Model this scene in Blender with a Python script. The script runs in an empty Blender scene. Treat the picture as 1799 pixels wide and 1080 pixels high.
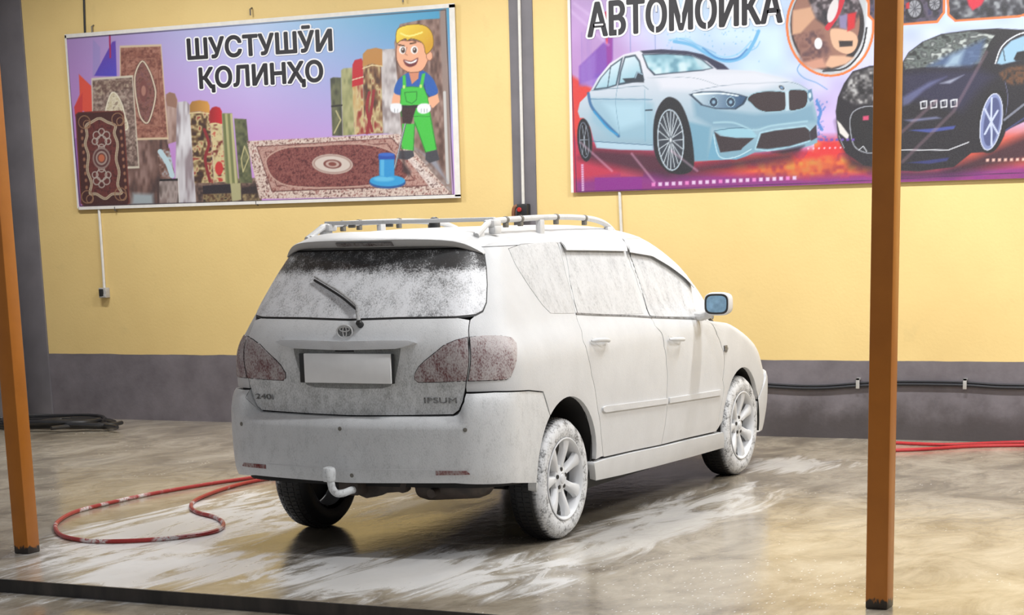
import bpy, bmesh, math, random
import numpy as np
from mathutils import Vector, Matrix
from mathutils.geometry import delaunay_2d_cdt
random.seed(7)
scene = bpy.context.scene
COL = scene.collection

# ------------------------------------------------------------------ camera
CAM = np.array([5.466938, -9.853906, 1.756428])
RC = np.array([[0.8949951, 0.4453022, -0.0262630],      # right
               [0.0795796, -0.2173204, -0.9728509],     # down
               [-0.4389201, 0.8686068, -0.2299377]])    # forward
FPX, CX, CY = 3483.53, 899.5, 1199.49
cd = bpy.data.cameras.new('camera')
cam = bpy.data.objects.new('camera', cd); COL.objects.link(cam)
cam.matrix_world = Matrix(((RC[0][0], -RC[1][0], -RC[2][0], CAM[0]),
                           (RC[0][1], -RC[1][1], -RC[2][1], CAM[1]),
                           (RC[0][2], -RC[1][2], -RC[2][2], CAM[2]), (0, 0, 0, 1)))
cd.sensor_fit = 'HORIZONTAL'; cd.sensor_width = 36.0
cd.lens = FPX * 36.0 / 1799.0
cd.shift_y = (CY - 540.0) / 1799.0
cd.clip_end = 200
scene.camera = cam

# ------------------------------------------------------------------ world, exposure
w = bpy.data.worlds.new('night_sky'); scene.world = w; w.use_nodes = True
bg = w.node_tree.nodes['Background']
bg.inputs[0].default_value = (0.66, 0.68, 0.72, 1); bg.inputs[1].default_value = 0.41
vs = scene.view_settings
vs.view_transform = 'Standard'; vs.look = 'None'; vs.gamma = 1; vs.use_curve_mapping = False
vs.exposure = 0.20
# tube lamps under the ceiling: x, y, watts (built further down)
LAMPS = [(-5.0, 2.8, 100), (-1.6, 2.8, 115), (1.8, 2.8, 135), (5.2, 2.8, 150), (2.2, -1.10, 70), (5.6, -0.5, 105)]
scene.cycles.use_denoising = True
scene.cycles.max_bounces = 8

# ------------------------------------------------------------------ geometry of the photograph
def px(P):
    q = (np.asarray(P, float) - CAM) @ RC.T
    return np.stack([CX + FPX * q[..., 0] / q[..., 2], CY + FPX * q[..., 1] / q[..., 2]], -1)
def ray(x, y): return np.array([(x - CX) / FPX, (y - CY) / FPX, 1.0]) @ RC
def at_z(x, y, Z=0.0): d = ray(x, y); return CAM + d * (Z - CAM[2]) / d[2]
def at_y(x, y, Y): d = ray(x, y); return CAM + d * (Y - CAM[1]) / d[1]
def at_x(x, y, X): d = ray(x, y); return CAM + d * (X - CAM[0]) / d[0]
def crop(ox, oy, s):
    """coordinates read off an enlarged view -> photograph pixels"""
    return lambda pts: [(ox + x / s, oy + y / s) for x, y in pts]

# ------------------------------------------------------------------ materials
MATS = {}
def srgb(r, g, b):
    f = lambda c: ((c / 255 + 0.055) / 1.055) ** 2.4 if c > 10.3 else c / 255 / 12.92
    return (f(r), f(g), f(b), 1)
class NT:
    def __init__(s, name):
        m = bpy.data.materials.new(name); m.use_nodes = True; s.m = m; s.t = m.node_tree
        s.b = s.t.nodes['Principled BSDF']; MATS[name] = m
    def n(s, typ, **kw):
        nd = s.t.nodes.new(typ)
        for k, v in kw.items():
            if k.startswith('i_'):
                key = k[2:]; key = int(key) if key.isdigit() else key.replace('_', ' ')
                nd.inputs[key].default_value = v
            else: setattr(nd, k, v)
        return nd
    def l(s, a, b): s.t.links.new(a, b)
    def coord(s, scale=(1, 1, 1)):
        g = s.n('ShaderNodeNewGeometry'); mp = s.n('ShaderNodeMapping'); mp.inputs['Scale'].default_value = scale
        s.l(g.outputs['Position'], mp.inputs['Vector']); return mp.outputs[0]
    def noise(s, vec, scale, detail=4, rough=0.55, dist=0.0):
        nd = s.n('ShaderNodeTexNoise'); nd.inputs['Scale'].default_value = scale
        nd.inputs['Detail'].default_value = detail; nd.inputs['Roughness'].default_value = rough
        nd.inputs['Distortion'].default_value = dist
        s.l(vec, nd.inputs['Vector']); return nd.outputs['Fac']
    def ramp(s, fac, *stops):
        nd = s.n('ShaderNodeValToRGB'); e = nd.color_ramp.elements
        while len(e) < len(stops): e.new(0.5)
        for i, (p, c) in enumerate(stops):
            e[i].position = p; e[i].color = c if len(c) == 4 else (*c, 1)
        s.l(fac, nd.inputs[0]); return nd.outputs[0]
    def math(s, op, a, b=None, c=None, clamp=False):
        nd = s.n('ShaderNodeMath', operation=op, use_clamp=clamp)
        for i, v in enumerate((a, b, c)):
            if v is None: continue
            if isinstance(v, (int, float)): nd.inputs[i].default_value = v
            else: s.l(v, nd.inputs[i])
        return nd.outputs[0]
    def sstep(s, v, lo, hi):
        nd = s.n('ShaderNodeMapRange', interpolation_type='SMOOTHSTEP')
        nd.inputs[1].default_value = lo; nd.inputs[2].default_value = hi
        s.l(v, nd.inputs[0]); return nd.outputs[0]
    def mix(s, fac, a, b):
        nd = s.n('ShaderNodeMix', data_type='RGBA')
        for i, v in ((0, fac), (6, a), (7, b)):
            if isinstance(v, (int, float, tuple)): nd.inputs[i].default_value = v
            else: s.l(v, nd.inputs[i])
        return nd.outputs[2]
    def sep(s, vec):
        nd = s.n('ShaderNodeSeparateXYZ'); s.l(vec, nd.inputs[0]); return nd.outputs
    def bump(s, h, strength, dist=0.01):
        nd = s.n('ShaderNodeBump'); nd.inputs['Strength'].default_value = strength; nd.inputs['Distance'].default_value = dist
        s.l(h, nd.inputs['Height']); s.l(nd.outputs[0], s.b.inputs['Normal'])
    def set(s, **kw):
        for k, v in kw.items():
            i = s.b.inputs[k.replace('_', ' ')]
            if isinstance(v, (int, float, tuple)): i.default_value = v
            else: s.l(v, i)
        return s.m
def plain(name, col, rough=0.5, metal=0.0, var=0.12, scale=20, bump=0.0):
    t = NT(name); c = t.coord(); n = t.noise(c, scale)
    d = tuple(x * (1 - var) for x in col[:3]) + (1,); b = tuple(min(1, x * (1 + var)) for x in col[:3]) + (1,)
    t.set(Base_Color=t.ramp(n, (0.3, d), (0.7, b)), Roughness=rough, Metallic=metal)
    if bump: t.bump(t.noise(c, scale * 8), bump, 0.004)
    return t.m

def foam_mat(name, under, cover, foam=(0.64, 0.645, 0.655), fine=170, stretch=(1, 1, 0.55), urough=0.25, bump=0.35, soft=0.12, extra=None):
    """car-wash foam lying over something; cover = 0..1 how much of the surface it hides"""
    t = NT(name); c = t.coord(stretch)
    n = t.math('ADD', t.math('MULTIPLY', t.noise(c, fine, 5, 0.6), 0.6), t.math('MULTIPLY', t.noise(c, fine * 0.12, 4), 0.4))
    if extra: n = extra(t, n)
    m = t.sstep(n, 0.62 - 0.30 * cover - soft, 0.62 - 0.30 * cover + soft)
    g = t.noise(t.coord(), 6, 3)
    fc = t.ramp(g, (0.3, tuple(x * 0.93 for x in foam)), (0.7, foam))
    t.set(Base_Color=t.mix(m, under, fc), Roughness=t.math('ADD', t.math('MULTIPLY', m, 0.45 - urough), urough))
    t.bump(n, bump, 0.004)
    return t.m

M_foam = foam_mat('foam_on_paint', (0.49, 0.495, 0.50, 1), 1.0, bump=0.45)
def gate_foam_shade(t, n):                                        # thinner foam lower down, plus the shade there put into the colour
    return t.math('ADD', n, t.math('MULTIPLY', t.sstep(t.sep(t.coord())[2], 0.92, 1.20), 0.17))
M_foam_thin = foam_mat('thin_shaded_foam_on_silver', (0.27, 0.28, 0.275, 1), 0.58, foam=(0.80, 0.81, 0.82), soft=0.20, bump=0.5, extra=gate_foam_shade)
M_foam_bumper = foam_mat('foam_on_bumper', (0.37, 0.38, 0.385, 1), 0.88, foam=(0.68, 0.69, 0.70), soft=0.20, bump=0.5)
M_side_glass = foam_mat('foam_on_side_glass', (0.10, 0.11, 0.12, 1), 0.92, foam=(0.64, 0.645, 0.655), stretch=(1, 1, 0.22), fine=150, urough=0.06, soft=0.24)
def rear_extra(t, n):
    # less foam towards the top edge and in one band on the right
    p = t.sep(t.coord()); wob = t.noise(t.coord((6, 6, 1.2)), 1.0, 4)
    top_strip = t.sstep(t.math('ADD', p[2], t.math('MULTIPLY', wob, 0.05)), 1.470, 1.545)
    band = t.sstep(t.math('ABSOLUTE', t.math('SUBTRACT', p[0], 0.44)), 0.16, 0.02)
    n = t.math('SUBTRACT', n, t.math('MULTIPLY', top_strip, 0.24))
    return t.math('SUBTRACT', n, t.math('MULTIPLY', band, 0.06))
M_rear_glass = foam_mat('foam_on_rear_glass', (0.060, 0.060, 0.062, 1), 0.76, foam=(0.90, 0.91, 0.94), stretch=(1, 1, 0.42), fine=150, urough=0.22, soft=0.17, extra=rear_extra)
def lamp_extra(t, n):
    p = t.sep(t.coord()); up = t.sstep(p[2], 1.00, 1.08); side = t.sstep(p[0], 0.66, 0.76)
    return t.math('ADD', n, t.math('MULTIPLY', t.math('ADD', up, side), 0.035))
M_lamp = foam_mat('foam_on_red_lamp', (0.12, 0.014, 0.018, 1), 0.44, foam=(0.52, 0.48, 0.48), stretch=(1, 1, 0.6), fine=150, urough=0.08, soft=0.15, extra=lamp_extra)
M_reflector = foam_mat('foam_on_reflector', (0.16, 0.02, 0.02, 1), 0.30, foam=(0.5, 0.47, 0.46), fine=90, soft=0.2)
M_seam = plain('black_rubber_seal', (0.012, 0.012, 0.013), 0.55)
M_shell = plain('dark_underseal', (0.010, 0.009, 0.009), 0.75)
M_black = plain('black_plastic', (0.02, 0.02, 0.021), 0.45)
M_rust = plain('rusty_exhaust', (0.045, 0.032, 0.025), 0.6, var=0.4, scale=14)
M_chrome = plain('chrome', (0.55, 0.55, 0.56), 0.18, 1.0, 0.05)
M_mirror = plain('blue_mirror_glass', (0.20, 0.36, 0.52), 0.18, 0.0, 0.2, 25)
M_plate = plain('white_plate', (0.90, 0.90, 0.90), 0.4, var=0.02)
M_glass_dark = plain('dark_glass', (0.03, 0.035, 0.04), 0.05)
M_headlamp = plain('headlamp_lens', (0.6, 0.62, 0.64), 0.1)
M_badge = foam_mat('foam_on_badge', (0.06, 0.06, 0.06, 1), 0.4, foam=(0.30, 0.30, 0.30), fine=200)
M_rail = foam_mat('foam_on_rail', (0.42, 0.42, 0.40, 1), 0.9, foam=(0.66, 0.66, 0.66), fine=60)
M_letter = foam_mat('foam_on_lettering', (0.06, 0.06, 0.06, 1), 0.45, foam=(0.30, 0.30, 0.30), fine=200)
M_wiper = foam_mat('foam_on_wiper', (0.16, 0.16, 0.16, 1), 0.6, foam=(0.5, 0.5, 0.5), fine=120)
M_clamp = plain('grey_clamp', (0.16, 0.15, 0.13), 0.5)
M_hitch = foam_mat('foam_on_hitch', (0.12, 0.12, 0.12, 1), 0.85, foam=(0.72, 0.74, 0.75), fine=70)
def tyre_mat():
    t = NT('tyre_rubber_with_foam'); o = t.n('ShaderNodeTexCoord'); p = t.sep(o.outputs['Object'])
    mp = t.n('ShaderNodeMapping'); t.l(o.outputs['Object'], mp.inputs[0]); v = mp.outputs[0]
    n = t.math('ADD', t.math('MULTIPLY', t.noise(v, 90, 3, 0.5), 0.45), t.math('MULTIPLY', t.noise(v, 17, 3), 0.55))
    out = t.sstep(p[0], -0.062, -0.018)                       # local x: 0 at the outer sidewall
    m = t.math('MULTIPLY', out, t.sstep(n, 0.30, 0.56))
    t.set(Base_Color=t.mix(m, (0.012, 0.012, 0.013, 1), (0.66, 0.67, 0.69, 1)), Roughness=0.5)
    t.bump(n, 0.5, 0.004); return t.m
M_tyre = tyre_mat()
M_rim = foam_mat('foam_on_alloy', (0.40, 0.40, 0.40, 1), 1.2, foam=(0.66, 0.67, 0.69), fine=60, bump=0.3)

# ------------------------------------------------------------------ mesh helpers
def tag(o, label=None, cat=None, group=None, kind=None):
    for k, v in (('label', label), ('category', cat), ('group', group), ('kind', kind)):
        if v: o[k] = v
    return o
def obj(name, verts, faces, mat, parent=None, smooth=True):
    me = bpy.data.meshes.new(name); me.from_pydata([tuple(map(float, v)) for v in verts], [], [tuple(int(i) for i in f) for f in faces])
    me.materials.append(mat)
    if smooth: me.polygons.foreach_set('use_smooth', [True] * len(me.polygons))
    me.update()
    o = bpy.data.objects.new(name, me); COL.objects.link(o); o.parent = parent
    return o
def empty(name, loc=(0, 0, 0)):
    o = bpy.data.objects.new(name, None); COL.objects.link(o); o.location = loc; o.empty_display_size = 0.2
    return o
class MB:
    """collects shapes for one mesh"""
    def __init__(s): s.v = []; s.f = []
    def add(s, v, f):
        k = len(s.v); s.v += [tuple(p) for p in v]; s.f += [tuple(i + k for i in q) for q in f]; return s
    def box(s, x0, x1, y0, y1, z0, z1, bev=0.0, seg=2):
        bm = bmesh.new(); bmesh.ops.create_cube(bm, size=1)
        for v in bm.verts: v.co = ((x0 + x1) / 2 + v.co.x * (x1 - x0), (y0 + y1) / 2 + v.co.y * (y1 - y0), (z0 + z1) / 2 + v.co.z * (z1 - z0))
        if bev: bmesh.ops.bevel(bm, geom=bm.edges[:], offset=bev, segments=seg, affect='EDGES', profile=0.5)
        bm.verts.ensure_lookup_table(); bm.verts.index_update()
        s.add([v.co[:] for v in bm.verts], [[v.index for v in f.verts] for f in bm.faces]); bm.free(); return s
    def tube(s, path, r, seg=10, closed=False):
        P = np.array(path, float); n = len(P)
        R = np.full(n, r) if np.isscalar(r) else np.array(r, float)
        T = np.gradient(P, axis=0); T /= np.linalg.norm(T, axis=1)[:, None] + 1e-12
        up = np.array([0, 0, 1.0]); 
        if abs(T[0] @ up) > 0.9: up = np.array([1.0, 0, 0])
        N = np.cross(T[0], up); N /= np.linalg.norm(N); v = []
        for i in range(n):
            N = N - T[i] * (N @ T[i]); N /= np.linalg.norm(N); B = np.cross(T[i], N)
            for k in range(seg):
                a = 2 * math.pi * k / seg; v.append(P[i] + R[i] * (N * math.cos(a) + B * math.sin(a)))
        f = [(i * seg + k, i * seg + (k + 1) % seg, (i + 1) * seg + (k + 1) % seg, (i + 1) * seg + k) for i in range(n - 1) for k in range(seg)]
        f += [tuple(range(seg))[::-1], tuple((n - 1) * seg + k for k in range(seg))]
        return s.add(v, f)
    def lathe(s, prof, seg=48, axis='x', c=(0, 0, 0), cap=False, a0=0.0):
        """prof: list of (along axis, radius)"""
        v = []; n = len(prof)
        for a, r in prof:
            for k in range(seg):
                t = a0 + 2 * math.pi * k / seg; q = (r * math.cos(t), r * math.sin(t))
                p = {'x': (a, q[0], q[1]), 'y': (q[1], a, q[0]), 'z': (q[0], q[1], a)}[axis]
                v.append((p[0] + c[0], p[1] + c[1], p[2] + c[2]))
        f = [(i * seg + k, i * seg + (k + 1) % seg, (i + 1) * seg + (k + 1) % seg, (i + 1) * seg + k) for i in range(n - 1) for k in range(seg)]
        if cap: f += [tuple(range(seg))[::-1], tuple((n - 1) * seg + k for k in range(seg))]
        return s.add(v, f)
    def prism(s, poly, d0, d1, plane='yz'):
        """extrude a 2-D polygon along the remaining axis"""
        n = len(poly)
        mk = {'yz': lambda p, d: (d, p[0], p[1]), 'xz': lambda p, d: (p[0], d, p[1]), 'xy': lambda p, d: (p[0], p[1], d)}[plane]
        v = [mk(p, d0) for p in poly] + [mk(p, d1) for p in poly]
        f = [tuple(range(n))[::-1], tuple(range(n, 2 * n))] + [(i, (i + 1) % n, n + (i + 1) % n, n + i) for i in range(n)]
        return s.add(v, f)
    def build(s, name, mat, parent=None, smooth=True, angle=0.6):
        o = obj(name, s.v, s.f, mat, parent, False)
        bm = bmesh.new(); bm.from_mesh(o.data); bmesh.ops.recalc_face_normals(bm, faces=bm.faces[:])
        if smooth:
            for f in bm.faces: f.smooth = True
            for e in bm.edges:
                if len(e.link_faces) == 2 and e.calc_face_angle(0) > angle: e.smooth = False
        bm.to_mesh(o.data); bm.free(); return o
def spline(pts, n=12, closed=False):
    P = np.array(pts, float); m = len(P); out = []
    for i in range(m if closed else m - 1):
        a, b, c, d = (P[(i + k) % m] if closed else P[min(max(i + k, 0), m - 1)] for k in (-1, 0, 1, 2))
        for t in np.linspace(0, 1, n, endpoint=False):
            out.append(0.5 * (2 * b + (c - a) * t + (2 * a - 5 * b + 4 * c - d) * t * t + (3 * b - a - 3 * c + d) * t ** 3))
    if not closed: out.append(P[-1])
    return np.array(out)
def text_mesh(body, size, off=0.0, spacing=1.0):
    """glyph outlines of a line of writing as (verts, tris) in its own plane"""
    cu = bpy.data.curves.new('t', 'FONT'); cu.body = body; cu.size = size; cu.offset = off; cu.space_character = spacing
    cu.resolution_u = 4
    o = bpy.data.objects.new('t', cu); COL.objects.link(o)
    dg = bpy.context.evaluated_depsgraph_get(); me = bpy.data.meshes.new_from_object(o.evaluated_get(dg))
    V = np.array([v.co[:] for v in me.vertices]); F = [tuple(p.vertices) for p in me.polygons]
    bpy.data.objects.remove(o); bpy.data.curves.remove(cu); bpy.data.meshes.remove(me)
    return V, F

# ------------------------------------------------------------------ shape of the car body
def pch(xk,yk):
    xk=np.array(xk,float); yk=np.array(yk,float); h=np.diff(xk); d=np.diff(yk)/h
    m=np.zeros(len(xk)); m[0]=d[0]; m[-1]=d[-1]
    for i in range(1,len(xk)-1):
        if d[i-1]*d[i]>0:
            w1=2*h[i]+h[i-1]; w2=h[i]+2*h[i-1]; m[i]=(w1+w2)/(w1/d[i-1]+w2/d[i])
    def f(x):
        x=np.clip(x,xk[0],xk[-1]); i=np.clip(np.searchsorted(xk,x,side='right')-1,0,len(xk)-2)
        t=(x-xk[i])/h[i]; t2=t*t; t3=t2*t
        return yk[i]*(2*t3-3*t2+1)+yk[i+1]*(3*t2-2*t3)+h[i]*(m[i]*(t3-2*t2+t)+m[i+1]*(t3-t2))
    return f
# profile knots (z -> value)
BODY=dict(
 W =pch([.20,.30,.45,.60,.80,1.0,1.06,1.12,1.18,1.24,1.35,1.50,1.62,1.70],[.83,.855,.872,.88,.882,.875,.862,.835,.80,.775,.733,.672,.62,.58]),
 Yr=pch([.20,.40,.74,.95,1.10,1.18,1.26,1.40,1.55,1.62,1.70],[-.83,-.84,-.845,-.86,-.868,-.85,-.80,-.70,-.585,-.53,-.45]),
 rr=pch([.20,.60,.9,1.1,1.25,1.4,1.6,1.7],[.22,.22,.24,.25,.24,.22,.20,.2]),
 br=pch([.2,.9,1.2,1.5,1.7],[.115,.115,.11,.10,.10]),
 Yf=pch([.20,.35,.55,.70,.78,.84,.90,.98,1.03,1.08,1.228,1.317,1.395,1.474,1.54,1.61,1.66,1.70],[3.70,3.74,3.76,3.72,3.67,3.58,3.42,3.13,2.91,2.66,2.57,2.49,2.40,2.26,2.11,1.89,1.65,1.2]),
 rf=pch([.2,.6,.68,.8,1.0,1.06,1.12,1.4,1.7],[.30,.30,.36,.40,.30,.2,.1,.1,.1]),
 bf=pch([.2,.6,.8,1.0,1.1,1.4,1.7],[.22,.22,.22,.22,.25,.25,.25]),
)
BUMP=dict(BODY)
BUMP['W']=pch([.20,.32,.45,.60,.75,.82,.87],[.835,.856,.872,.879,.880,.877,.872])
BUMP['Yr']=pch([.30,.36,.41,.43,.50,.65,.74,.82,.86,.88],[-.875,-.90,-.91,-.918,-.925,-.926,-.922,-.905,-.88,-.85])
BUMP['rr']=pch([.2,.9],[.21,.21])
BUMP['br']=pch([.2,.9],[.115,.115])
BUMP['Yf']=pch([.20,.30,.45,.66,.72],[3.79,3.82,3.83,3.80,3.74])
def taper(Y): # plan taper of half width along Y
    return pch([-1,-.6,0,.8,1.8,2.6,3.2,3.8],[.965,.985,.998,1.0,.998,.99,.965,.93])(Y)
NA_R,NA_S,NA_F=120,260,120
def contour(z,B=BODY,n=(NA_R,NA_S,NA_F)):
    W=float(B['W'](z)); Yr=float(B['Yr'](z)); Yf=float(B['Yf'](z)); rr=float(B['rr'](z)); br=float(B['br'](z)); rf=float(B['rf'](z)); bf=float(B['bf'](z))
    def end(Y0,sgn,r,b,Wd):
        # superellipse-like corner: bow then quarter blend. param t 0..1 from centre to side tangent
        t=np.linspace(0,1,400)
        n=2.6
        xs=Wd-r; th=t*np.pi/2
        # piecewise: straight bowed part (0..xs) then corner
        L1=xs; L2=r*1.5; Lt=L1+L2; d=t*Lt
        X=np.where(d<L1,d,0); 
        phi=np.clip((d-L1)/L2,0,1)*np.pi/2
        Xc=xs+r*np.sin(phi)**(2/2.2); Yc=r*(1-np.cos(phi)**(2/2.2))
        X=np.where(d<L1,d,Xc); 
        Y=np.where(d<L1,0,Yc)+b*(np.clip(X,0,Wd)/Wd)**2*1.0
        return X,Y0+sgn*Y
    X1,Y1=end(Yr,1,rr,br,W); 
    X3,Y3=end(Yf,-1,rf,bf,W)
    ys=np.linspace(Y1[-1],Y3[-1],400)
    X2=np.full_like(ys,W)
    def rs(X,Y,n):
        d=np.r_[0,np.cumsum(np.hypot(np.diff(X),np.diff(Y)))]; q=np.linspace(0,d[-1],n); return np.interp(q,d,X),np.interp(q,d,Y)
    a=rs(X1,Y1,n[0]+1); b=rs(X2,ys,n[1]+1); c=rs(X3[::-1],Y3[::-1],n[2]+1)
    X=np.r_[a[0],b[0][1:],c[0][1:]]; Y=np.r_[a[1],b[1][1:],c[1][1:]]
    X=X*taper(Y)
    return X,Y
def table(zs,B=BODY):
    P=np.zeros((len(zs),NA_R+NA_S+NA_F+1,3))
    for i,z in enumerate(zs):
        X,Y=contour(z,B); P[i,:,0]=X; P[i,:,1]=Y; P[i,:,2]=z
    return P

# ================================================================== the place: floor, walls, ceiling, posts
WALL = 5.05
COL_X = (float(at_y(897.5, 185, WALL - .012)[0]), float(at_y(938.5, 185, WALL - .012)[0]), float(at_y(63, 360, WALL - .02)[0]))
def ell(t, p, cx, cy, rx, ry, ang, lo=1.15, hi=0.15):
    ca, sa = math.cos(ang), math.sin(ang)
    dx = t.math('SUBTRACT', p[0], cx); dy = t.math('SUBTRACT', p[1], cy)
    u = t.math('DIVIDE', t.math('ADD', t.math('MULTIPLY', dx, ca), t.math('MULTIPLY', dy, sa)), rx)
    v = t.math('DIVIDE', t.math('SUBTRACT', t.math('MULTIPLY', dy, ca), t.math('MULTIPLY', dx, sa)), ry)
    return t.sstep(t.math('SQRT', t.math('ADD', t.math('MULTIPLY', u, u), t.math('MULTIPLY', v, v))), lo, hi)
def floor_mat():
    t = NT('wet_screed_floor'); c = t.coord(); p = t.sep(c)
    big = t.noise(c, 0.55, 4); mid = t.noise(t.coord((1.5, 0.9, 1)), 1.7, 9, 0.70, 0.6); fine = t.noise(c, 30, 5, 0.65)
    base = t.ramp(mid, (0.34, (0.20, 0.165, 0.125)), (0.50, (0.40, 0.345, 0.265)), (0.66, (0.56, 0.50, 0.40)))
    base = t.mix(t.math('MULTIPLY', fine, 0.35), base, (0.24, 0.205, 0.16, 1))
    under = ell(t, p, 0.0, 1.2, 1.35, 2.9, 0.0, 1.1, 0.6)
    col = t.mix(t.math('MULTIPLY', under, 0.50), base, (0.075, 0.064, 0.052, 1))        # darker floor colour under and round the car
    # suds drawn out into long streaks that run with the fall of the floor
    stv = t.n('ShaderNodeMapping'); stv.inputs['Rotation'].default_value = (0, 0, math.radians(7)); stv.inputs['Scale'].default_value = (3.4, 0.75, 1)
    g = t.n('ShaderNodeNewGeometry'); t.l(g.outputs['Position'], stv.inputs[0])
    st = t.noise(stv.outputs[0], 1.35, 9, 0.66, 1.5)
    patch = None
    for a in FOAM:
        e = ell(t, p, *a[:5]); patch = e if patch is None else t.math('MAXIMUM', patch, e)
        e2 = t.math('MULTIPLY', t.sstep(e, 0.0, 0.3), a[5]); thick = e2 if a is FOAM[0] else t.math('MAXIMUM', thick, e2)
    st = t.math('ADD', t.math('MULTIPLY', t.math('SUBTRACT', st, 0.5), 1.7), 0.5)
    f = t.sstep(t.math('ADD', st, t.math('MULTIPLY', patch, 0.46)), 0.58, 0.94)
    f = t.math('MULTIPLY', f, thick)
    fl = t.n('ShaderNodeTexVoronoi'); fl.inputs['Scale'].default_value = 22; t.l(t.coord((1.6, 0.8, 1)), fl.inputs['Vector'])
    spot = ell(t, p, 1.9, -1.2, 1.5, 1.3, 0.0, 1.0, 0.4)
    fleck = t.math('MULTIPLY', t.sstep(fl.outputs['Distance'], 0.20, 0.08), t.sstep(t.math('ADD', t.noise(c, 2.6, 4), t.math('MULTIPLY', spot, 0.20)), 0.55, 0.66))
    f2 = t.math('MAXIMUM', t.math('MULTIPLY', f, 0.96), t.math('MULTIPLY', fleck, 0.75))
    col = t.mix(f2, col, (0.84, 0.84, 0.84, 1))
    film = t.math('ADD', t.math('MULTIPLY', t.sstep(big, 0.40, 0.62), 0.10), 0.055)
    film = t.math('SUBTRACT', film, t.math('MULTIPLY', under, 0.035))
    rough = t.math('ADD', t.math('ADD', film, t.math('MULTIPLY', fine, 0.05)), t.math('MULTIPLY', f2, 0.22))
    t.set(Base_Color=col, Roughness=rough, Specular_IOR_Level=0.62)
    t.bump(t.math('ADD', t.noise(t.coord((1.6, 1.0, 1)), 5, 6, 0.65), t.math('MULTIPLY', fine, 0.20)), 0.13, 0.02)
    return t.m
# suds patches: x, y, half lengths, direction, thickness
FOAM = [(-1.45, -0.45, 0.80, 2.2, 0.20, 1.0), (0.45, -1.25, 1.25, 0.95, 0.1, 0.80), (1.15, 0.75, 0.50, 2.1, 0.02, 0.50), (0.95, 3.4, 0.65, 0.6, 0.0, 0.55), (-0.55, 0.9, 0.42, 0.9, 0.1, 0.85), (-0.7, -1.5, 1.1, 0.7, 0.1, 0.95)]
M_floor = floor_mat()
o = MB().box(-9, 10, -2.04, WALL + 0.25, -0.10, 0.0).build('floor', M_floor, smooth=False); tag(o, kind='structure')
o = MB().box(-14, 14, -14, -2.04, -0.25, -0.068).build('ground', M_floor, smooth=False); tag(o, kind='structure')
t = NT('wet_shaded_slab_edge'); c = t.coord((1, 1, 0.3)); t.set(Base_Color=t.ramp(t.noise(c, 9, 5), (0.35, (0.012, 0.010, 0.010)), (0.72, (0.055, 0.045, 0.04))), Roughness=0.3)  # near-black colour carries the shade on the wet step face
mb = MB().box(-9, 10, -2.052, -2.036, -0.10, -0.0005); rnd = random.Random(3)
o = mb.build('trim_1', t.m, smooth=False); tag(o, kind='structure')

def wall_mat(name, split=0.598):
    t = NT(name); c = t.coord(); p = t.sep(c); n = t.noise(c, 1.1, 5); f = t.noise(c, 45, 4); m = t.noise(c, 3.2, 6, 0.65)
    yel = t.ramp(n, (0.25, (0.72, 0.525, 0.215)), (0.75, (0.80, 0.60, 0.255)))
    yel = t.mix(t.math('MULTIPLY', t.sstep(m, 0.60, 0.74), 0.25), yel, (0.60, 0.46, 0.20, 1))
    gry = t.ramp(m, (0.30, (0.125, 0.110, 0.120)), (0.70, (0.195, 0.175, 0.190)))
    low = t.sstep(t.math('ADD', p[2], t.math('MULTIPLY', t.math('SUBTRACT', m, 0.5), 0.35)), 0.34, 0.10)
    stain = t.sstep(p[0], -0.6, 0.4)
    gry = t.mix(t.math('MULTIPLY', t.math('MULTIPLY', low, stain), 0.75), gry, (0.045, 0.036, 0.034, 1))
    edge = t.math('ADD', p[2], t.math('MULTIPLY', t.math('SUBTRACT', t.noise(c, 2.5, 3), 0.5), 0.02))
    t.set(Base_Color=t.mix(t.sstep(edge, split - 0.002, split + 0.002), gry, yel), Roughness=0.62)
    t.bump(t.math('ADD', f, m), 0.12, 0.01); return t.m
M_wall = wall_mat('yellow_plaster_over_grey_dado')
M_col = plain('grey_painted_column', (0.155, 0.145, 0.158), 0.6, var=0.12, scale=4, bump=0.1)
o = MB().box(-7.12, 10, WALL, WALL + 0.25, 0, 4.5).build('wall_back', M_wall, smooth=False); tag(o, kind='structure')
t = NT('left_wall_paint'); c = t.coord(); p = t.sep(c); n = t.noise(c, 3, 5)
t.set(Base_Color=t.ramp(n, (0.3, (0.10, 0.09, 0.095)), (0.7, (0.16, 0.145, 0.15))), Roughness=0.6)
o = MB().box(-7.40, -7.12, 1.0, WALL + 0.25, 0, 4.5).build('wall_left', t.m, smooth=False); tag(o, kind='structure')
o = MB().box(COL_X[0], COL_X[1], WALL - 0.012, WALL + 0.01, 0.58, 4.5, 0.003).build('trim_2', M_col); tag(o, kind='structure')
o = MB().box(-7.12, COL_X[2], WALL - 0.02, WALL + 0.01, 0.0, 4.5, 0.004).build('trim_3', M_col); tag(o, kind='structure')
M_ceil = plain('pale_sheet_ceiling', (0.60, 0.58, 0.54), 0.6, var=0.05, scale=2)
mb = MB().box(-7.4, 10, -2.3, WALL + 0.25, 4.5, 4.6)
for i in range(43): mb.box(-7.4 + i * 0.4, -7.34 + i * 0.4, -2.3, WALL, 4.47, 4.5)
o = mb.build('ceiling', M_ceil, smooth=False); tag(o, kind='structure')

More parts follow.
